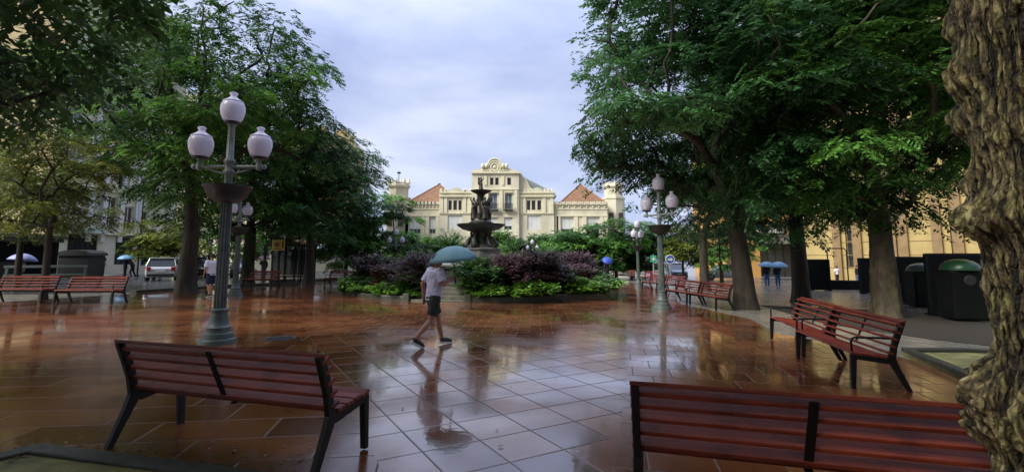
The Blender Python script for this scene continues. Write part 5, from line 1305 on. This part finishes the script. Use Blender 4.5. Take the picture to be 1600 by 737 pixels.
def umbrella(label, loc, m, rad, tilt, rz, handle=.75, group=None):
    """loc is the top of the canopy"""
    t = thing('umbrella', label, 'umbrella', loc, rz, group); t.rotation_euler = (tilt[0], tilt[1], rz)
    n = 8; sub = 4; rings = 7; vs = []; fs = []; A = n*sub
    for i in range(rings+1):
        s = i/rings; th = s*1.05
        for k in range(A):
            a = 2*PI*k/A; w = (k % sub)/sub; sc = 4*w*(1-w)     # panels sag between ribs
            r = rad*math.sin(th)/math.sin(1.05)*(1-.055*sc*s); z = -rad*.62*(1-math.cos(th))/(1-math.cos(1.05))*.92-.02*sc*s+.012*sc*s*s*2
            vs.append((r*math.cos(a), r*math.sin(a), z))
    for i in range(rings):
        for k in range(A): fs.append((i*A+k, i*A+(k+1) % A, (i+1)*A+(k+1) % A, (i+1)*A+k))
    mb = MB(); mb.add(vs, fs); o = mb.build('canopy', m, t, smooth=30); sd = o.modifiers.new('s', 'SOLIDIFY'); sd.thickness = .004
    mb = MB()
    for k in range(n):
        a = 2*PI*k/n; pts = []
        for i in range(5):
            th = i/4*1.05; pts.append((rad*math.sin(th)/math.sin(1.05)*math.cos(a), rad*math.sin(th)/math.sin(1.05)*math.sin(a), -rad*.62*(1-math.cos(th))/(1-math.cos(1.05))*.92-.012))
        mb.tube(pts, .005, 5); mb.tube([pts[2], (0, 0, -rad*.55)], .004, 5); mb.ball(pts[4], .009, 6, 4)
    mb.build('rib', 'steel', t)
    mb = MB(); mb.tube([(0, 0, .05), (0, 0, -handle)], .008, 8); mb.build('shaft', 'steel', t)
    MB().tube([(0, 0, -handle+.02), (0, 0, -handle-.10)], [.014, .017], 10).build('handle', 'rubber', t)
    return t
# walking man
ph = R(38); pm = G(676, 541)
tman, J = person('man in lavender shirt and dark shorts walking with a teal umbrella', pm, ph,
    dict(hipL=(.01, .095, .90), hipR=(-.01, -.095, .90), kneeL=(.16, .10, .50), ankL=(.26, .10, .095), toeL=(.43, .11, .035),
         kneeR=(-.10, -.10, .49), ankR=(-.42, -.10, .19), toeR=(-.27, -.10, .045), chest=(.03, 0, 1.28), neck=(.05, 0, 1.47), head=(.08, .0, 1.60), shL=(.03, .185, 1.40), shR=(.03, -.185, 1.40),
         elL=(-.10, .255, 1.15), haL=(-.06, .27, .90), elR=(.06, -.25, 1.16), haR=(.27, -.13, 1.22)),
    dict(top='shirt', bottom='shorts', leg=.42, shoe='shoe'), vox=.014, fingers=True, height=1.70)
hand = Matrix.Translation(pm) @ Matrix.Rotation(ph, 4, 'Z') @ (J['haR']*(1.70/1.72)+Vector((.05, .02, .03)))
tilt = Vector((.06, -.20, 1)).normalized(); topp = at(706, 384, pm.y+.1); topp = Vector((topp.x, pm.y+.12, topp.z))
ax = (topp-hand); q = (ax.normalized()+Vector((-.10, -.12, 0))).to_track_quat('Z', 'Y')
um = umbrella('open teal umbrella tilted over the walking man', topp, 'umb_teal', .475, (0, 0), 0, handle=ax.length)
um.rotation_euler = q.to_euler()
# white-shirted man by the lamp
p = G(328, 464); person('man in white shirt and navy shorts standing half behind the foreground lamp', p, R(150), dict(kneeR=(.10, -.10, .50), ankR=(.12, -.10, .09), toeR=(.29, -.11, .03), ankL=(-.14, .10, .10), kneeL=(.0, .1, .49), toeL=(.03, .11, .03), elR=(-.08, -.25, 1.14), haR=(.06, -.27, .98)),
    dict(top='whiteshirt', bottom='navy', leg=.50), vox=.022, height=1.74)
def bystander(px, py, top, hd, label, cols, pose={}, group=None, hairlen=0, hgt=None):
    p = G(px, py); h = at(px, top, p.y).z-p.z; h = max(1.45, min(1.85, h)) if hgt is None else hgt
    person(label, p, hd, pose, cols, vox=.03, group=group, height=h, hairlen=hairlen); return p, h
UP = dict(elR=(.10, -.24, 1.18), haR=(.24, -.12, 1.34))
p, h = bystander(31, 447, 405, R(200), 'person in pale jacket under a lilac umbrella at the far left', dict(top='beigecloth', bottom='darkcloth', long=True), UP)
umbrella('lilac umbrella held at the far left, before the dark pavilion', p+Vector((.1, -.05, h+.22)), 'umb_lilac', .62, (R(-5), R(4)), .3, .95)
bystander(147, 433, 399, R(190), 'dark-clothed person beside the taller man on the left pavement', dict(top='darkcloth', bottom='darkcloth', long=True), group=None, hairlen=1)
bystander(158, 433, 396, R(80), 'man in black walking away on the left pavement by the shop', dict(top='darkcloth', bottom='darkcloth', leg=.85))
p, h = bystander(194, 434, 402, R(20), 'dark figure holding a pale blue umbrella by the left shop doorway', dict(top='navy', bottom='darkcloth', long=True), UP)
umbrella('pale blue umbrella by the left shop doorway', p+Vector((.05, -.1, h+.18)), 'umb_sky', .52, (R(4), 0), .4, .9)
bystander(206, 434, 405, R(200), 'stooping person in dark clothes beside the pale blue umbrella', dict(top='darkcloth', bottom='navy', long=True), dict(chest=(.10, 0, 1.25), neck=(.2, 0, 1.4), head=(.27, 0, 1.5), shL=(.15, .18, 1.34), shR=(.15, -.18, 1.34), kneeL=(.15, .1, .5), ankR=(-.25, -.1, .12), kneeR=(-.05, -.1, .5)))
p, h = bystander(411, 436, 402, R(-80), 'small figure under a pink umbrella near the shelter', dict(top='darkcloth', bottom='jeans', long=True), UP)
umbrella('pink umbrella near the shelter', p+Vector((0, -.1, h+.15)), 'umb_pink', .50, (0, 0), 0, .9)
p, h = bystander(949, 441, 405, R(120), 'person in dark clothes with a deep blue umbrella at the right bed', dict(top='darkcloth', bottom='darkcloth', long=True), UP)
umbrella('deep blue tilted umbrella at the end of the right flower bed', p+Vector((.05, -.25, h+.08)), 'umb_blue', .45, (R(38), R(8)), 0, .8)
for px, lab, cl, ul in ((1199, 'person in blue jeans under the left of two pale blue umbrellas at right', 'darkcloth', 'pale blue umbrella, left one of the pair at right'), (1216, 'person in bright blue jeans under the right of two umbrellas', 'navy', 'pale blue umbrella, right one of the pair at right')):
    p, h = bystander(px, 447, 412, R(70), lab, dict(top=cl, bottom='jeans', long=True), UP)
    umbrella(ul, p+Vector((.05, -.15, h+.16)), 'umb_sky', .62, (R(6), R(3 if px < 1210 else -4)), .2, .95)
bystander(1309, 442, 416, R(100), 'passer-by in white shirt and dark trousers before the ochre entrance', dict(top='whiteshirt', bottom='darkcloth'))
bystander(1341, 446, 414, R(-60), 'person in black jacket and jeans beside the black screen', dict(top='darkcloth', bottom='jeans', long=True))

# ------------------------------------------------------------------ cars
def make_car(label, loc, rz, paint, group='cars parked along the left street', L=4.25, W=1.78, H=1.55):
    t = thing('parked_car', label, 'car', loc, rz, group); h = L/2
    def loft(secs, closed_caps=True):
        mb = MB(); n = len(secs[0]); vs = [v for s in secs for v in s]; fs = []
        for i in range(len(secs)-1):
            for k in range(n): fs.append((i*n+k, i*n+(k+1) % n, (i+1)*n+(k+1) % n, (i+1)*n+k))
        fs.append(tuple(range(n))[::-1]); fs.append(tuple((len(secs)-1)*n+k for k in range(n))); mb.add(vs, fs); return mb
    def sec(x, zl, zm, zt, wl, wm, wt): return [(x, -wl, zl), (x, -wm, (zl+zm)/2), (x, -wm, zm), (x, -wt, zt), (x, wt, zt), (x, wm, zm), (x, wm, (zl+zm)/2), (x, wl, zl)]
    w = W/2; b = H/1.55
    S = [sec(-h, .34, .62, .80*b, w*.80, w*.86, w*.80), sec(-h+.10, .26, .70, .94*b, w*.88, w*.96, w*.88), sec(-h+.5, .22, .76, .97*b, w*.92, w, w*.93), sec(-.2, .20, .76, .96*b, w*.92, w, w*.93), sec(h-1.35, .20, .74, .95*b, w*.92, w, w*.92), sec(h-.55, .22, .68, .86*b, w*.90, w*.97, w*.86), sec(h-.12, .26, .58, .76*b, w*.84, w*.90, w*.76), sec(h, .32, .52, .66*b, w*.72, w*.78, w*.66)]
    loft(S).build('body', paint, t, smooth=35, bevel=.02)
    def cs(x0, x1, z, wd): return [(x0, -wd, z), (x1, -wd, z), (x1, wd, z), (x0, wd, z)]
    mb = MB(); A_ = cs(-h+.12, h-1.25, .95*b, w*.91); B_ = cs(-h+.42, h-2.0, H-.07, w*.74)
    mb.add(A_+B_, [(0, 1, 5, 4), (1, 2, 6, 5), (2, 3, 7, 6), (3, 0, 4, 7), (7, 6, 5, 4)]); mb.build('window', 'glass', t)
    mb = MB(); mb.extrude([(-h+.30, -w*.755, H-.085), (h-1.95, -w*.755, H-.085), (h-1.95, w*.755, H-.085), (-h+.30, w*.755, H-.085)], (0, 0, .075))
    for s in (-1, 1):
        for (xa, xb) in ((-h+.12, -h+.42), (-.35, -.30), (h-1.25, h-2.0)): mb.bar((xa, s*w*.915, .95*b), (xb, s*w*.745, H-.07), .09, .05, up=(0, 1, 0))
    mb.build('roof', paint, t, bevel=.02)
    for x in (-h+.80, h-.82):
        for s in (-1, 1):
            wh = MB(); wh.lathe([(.19, -.10), (.30, -.11), (.325, -.07), (.325, .07), (.30, .11), (.19, .10)], n=24); tb = wh.build('tyre', 'rubber', t, smooth=30); tb.rotation_euler = (PI/2, 0, 0); tb.location = (x, s*(w-.10), .325)
            rm = MB(); rm.lathe([(.20, -.115), (.20, .115), (.07, .12)], n=16)
            for k in range(5): rm.bar((0, 0, .112), (.19*math.cos(k*2*PI/5), .19*math.sin(k*2*PI/5), .112), .05, .02)
            rm.build('rim', 'zinc', tb)
    for s in (-1, 1):
        MB().box((-h+.035, s*w*.74, .80*b), (.10, .22, .26)).build('tail_light', 'redlight', t, bevel=.02)
        MB().box((h-.10, s*w*.66, .66*b), (.16, .34, .14)).build('headlight', 'whitecar', t, bevel=.03)
        MB().box((h-1.45, s*(w+.07), 1.02*b), (.10, .20, .13)).build('mirror', paint, t, bevel=.03)
    MB().box((-h-.005, 0, .66*b), (.02, .50, .11)).build('number_plate', 'white', t)
    MB().box((h+.005, 0, .46), (.02, .50, .11)).build('number_plate', 'white', t)
    mb = MB(); mb.box((-h+.03, 0, .40), (.12, W*.84, .16)); mb.box((h-.05, 0, .36), (.14, W*.66, .14)); mb.build('bumper', 'rubber', t, bevel=.02)
    return t
dirS = Vector((-.53, .85)).normalized(); rzS = math.atan2(dirS.y, dirS.x)
make_car('silver car with its tail towards the camera left of the broad trunk', G(257, 437), rzS-.05, 'silver')
p0 = G(304, 433); names = ('blackcar', 'whitecar', 'blackcar', 'bluecar', 'whitecar', 'blackcar')
labs = ('black car, nearest in the parked row right of the broad trunk', 'white car, second in the parked row right of the trunk', 'black car, third in the parked row', 'blue-grey car, fourth in the parked row', 'white car, fifth in the parked row', 'black car, last in the parked row')
for i in range(6):
    p = p0.to_2d()+dirS*5.3*i; make_car(labs[i], on(p.x, p.y), rzS+PI, names[i], H=1.62)
make_car('white car half hidden behind the small lamp post on the left', G(378, 431), rzS+PI, 'whitecar', H=1.75)
make_car('pale blue-grey car right of the round blue sign', G(1055, 434), R(-95), 'bluecar', 'cars on the right-hand street')
make_car('silver car seen between the dark trunks on the right', G(1131, 437), R(170), 'silver', 'cars on the right-hand street')

# ------------------------------------------------------------------ sky, sun, camera
world = bpy.data.worlds.new('World'); scene.world = world; world.use_nodes = True
nt = world.node_tree; bg = nt.nodes['Background']; bg.inputs['Strength'].default_value = .1
sky = N(nt, 'ShaderNodeTexSky', sky_type='NISHITA'); sky.sun_disc = False
SUN_EL, SUN_AZ = 42, 238      # sun high behind the camera's left shoulder, veiled by cloud
sky.sun_elevation = R(SUN_EL); sky.sun_rotation = R(SUN_AZ)
tc = N(nt, 'ShaderNodeTexCoord'); sp = N(nt, 'ShaderNodeSeparateXYZ'); nt.links.new(tc.outputs['Generated'], sp.inputs[0])
mp = N(nt, 'ShaderNodeMapping'); mp.inputs['Scale'].default_value = (1, 1, 2.6); nt.links.new(tc.outputs['Generated'], mp.inputs[0])
cn = noise(nt, mp.outputs[0], 2.0, 6, .55, .3)
cloud = ramp(nt, cn.outputs['Fac'], [(.33, (3.15, 3.75, 6.0)), (.48, (4.15, 4.75, 6.9)), (.64, (5.8, 6.25, 7.8))])
zr = N(nt, 'ShaderNodeMapRange', interpolation_type='SMOOTHSTEP'); nt.links.new(sp.outputs[2], zr.inputs[0])
zr.inputs[1].default_value = .30; zr.inputs[2].default_value = .95; zr.inputs[3].default_value = 1.0; zr.inputs[4].default_value = 2.5   # overcast sky: brighter overhead
ml = N(nt, 'ShaderNodeVectorMath', operation='SCALE'); nt.links.new(cloud.outputs[0], ml.inputs[0]); br = N(nt, 'ShaderNodeMapRange', interpolation_type='SMOOTHSTEP'); nt.links.new(sp.outputs[1], br.inputs[0])      # rear sky dimming, added to cut the light on the bench backs
br.inputs[1].default_value = -.75; br.inputs[2].default_value = .35; br.inputs[3].default_value = .35; br.inputs[4].default_value = 1.0
bm_ = N(nt, 'ShaderNodeMath', operation='MULTIPLY'); nt.links.new(zr.outputs[0], bm_.inputs[0]); nt.links.new(br.outputs[0], bm_.inputs[1]); nt.links.new(bm_.outputs[0], ml.inputs['Scale'])
mx = N(nt, 'ShaderNodeMix', data_type='RGBA'); mx.inputs[0].default_value = .88
nt.links.new(sky.outputs[0], mx.inputs[6]); nt.links.new(ml.outputs[0], mx.inputs[7]); nt.links.new(mx.outputs[2], bg.inputs['Color'])
ld = bpy.data.lights.new('sun', 'SUN'); ld.energy = 3.8; ld.angle = R(26); ld.color = (1, .95, .86)
so = bpy.data.objects.new('sun', ld); COL.objects.link(so)
az = R(SUN_AZ); sv = Vector((math.sin(az)*math.cos(R(SUN_EL)), math.cos(az)*math.cos(R(SUN_EL)), math.sin(R(SUN_EL))))
so.rotation_euler = sv.to_track_quat('Z', 'Y').to_euler()
cd = bpy.data.cameras.new('camera'); cam = bpy.data.objects.new('camera', cd); COL.objects.link(cam); scene.camera = cam
cd.sensor_width = 36; cd.lens = 36*F/1600; cd.shift_y = (PPY-368.5)/1600; cd.clip_start = .05; cd.clip_end = 2000
cam.location = (0, 0, CAMH); cam.rotation_euler = (PI/2+PITCH, 0, 0)
scene.view_settings.view_transform = 'Standard'; scene.view_settings.look = 'None'; scene.view_settings.gamma = 1; scene.view_settings.exposure = 0.5
scene.cycles.use_denoising = True; scene.cycles.max_bounces = 8; scene.cycles.transparent_max_bounces = 8
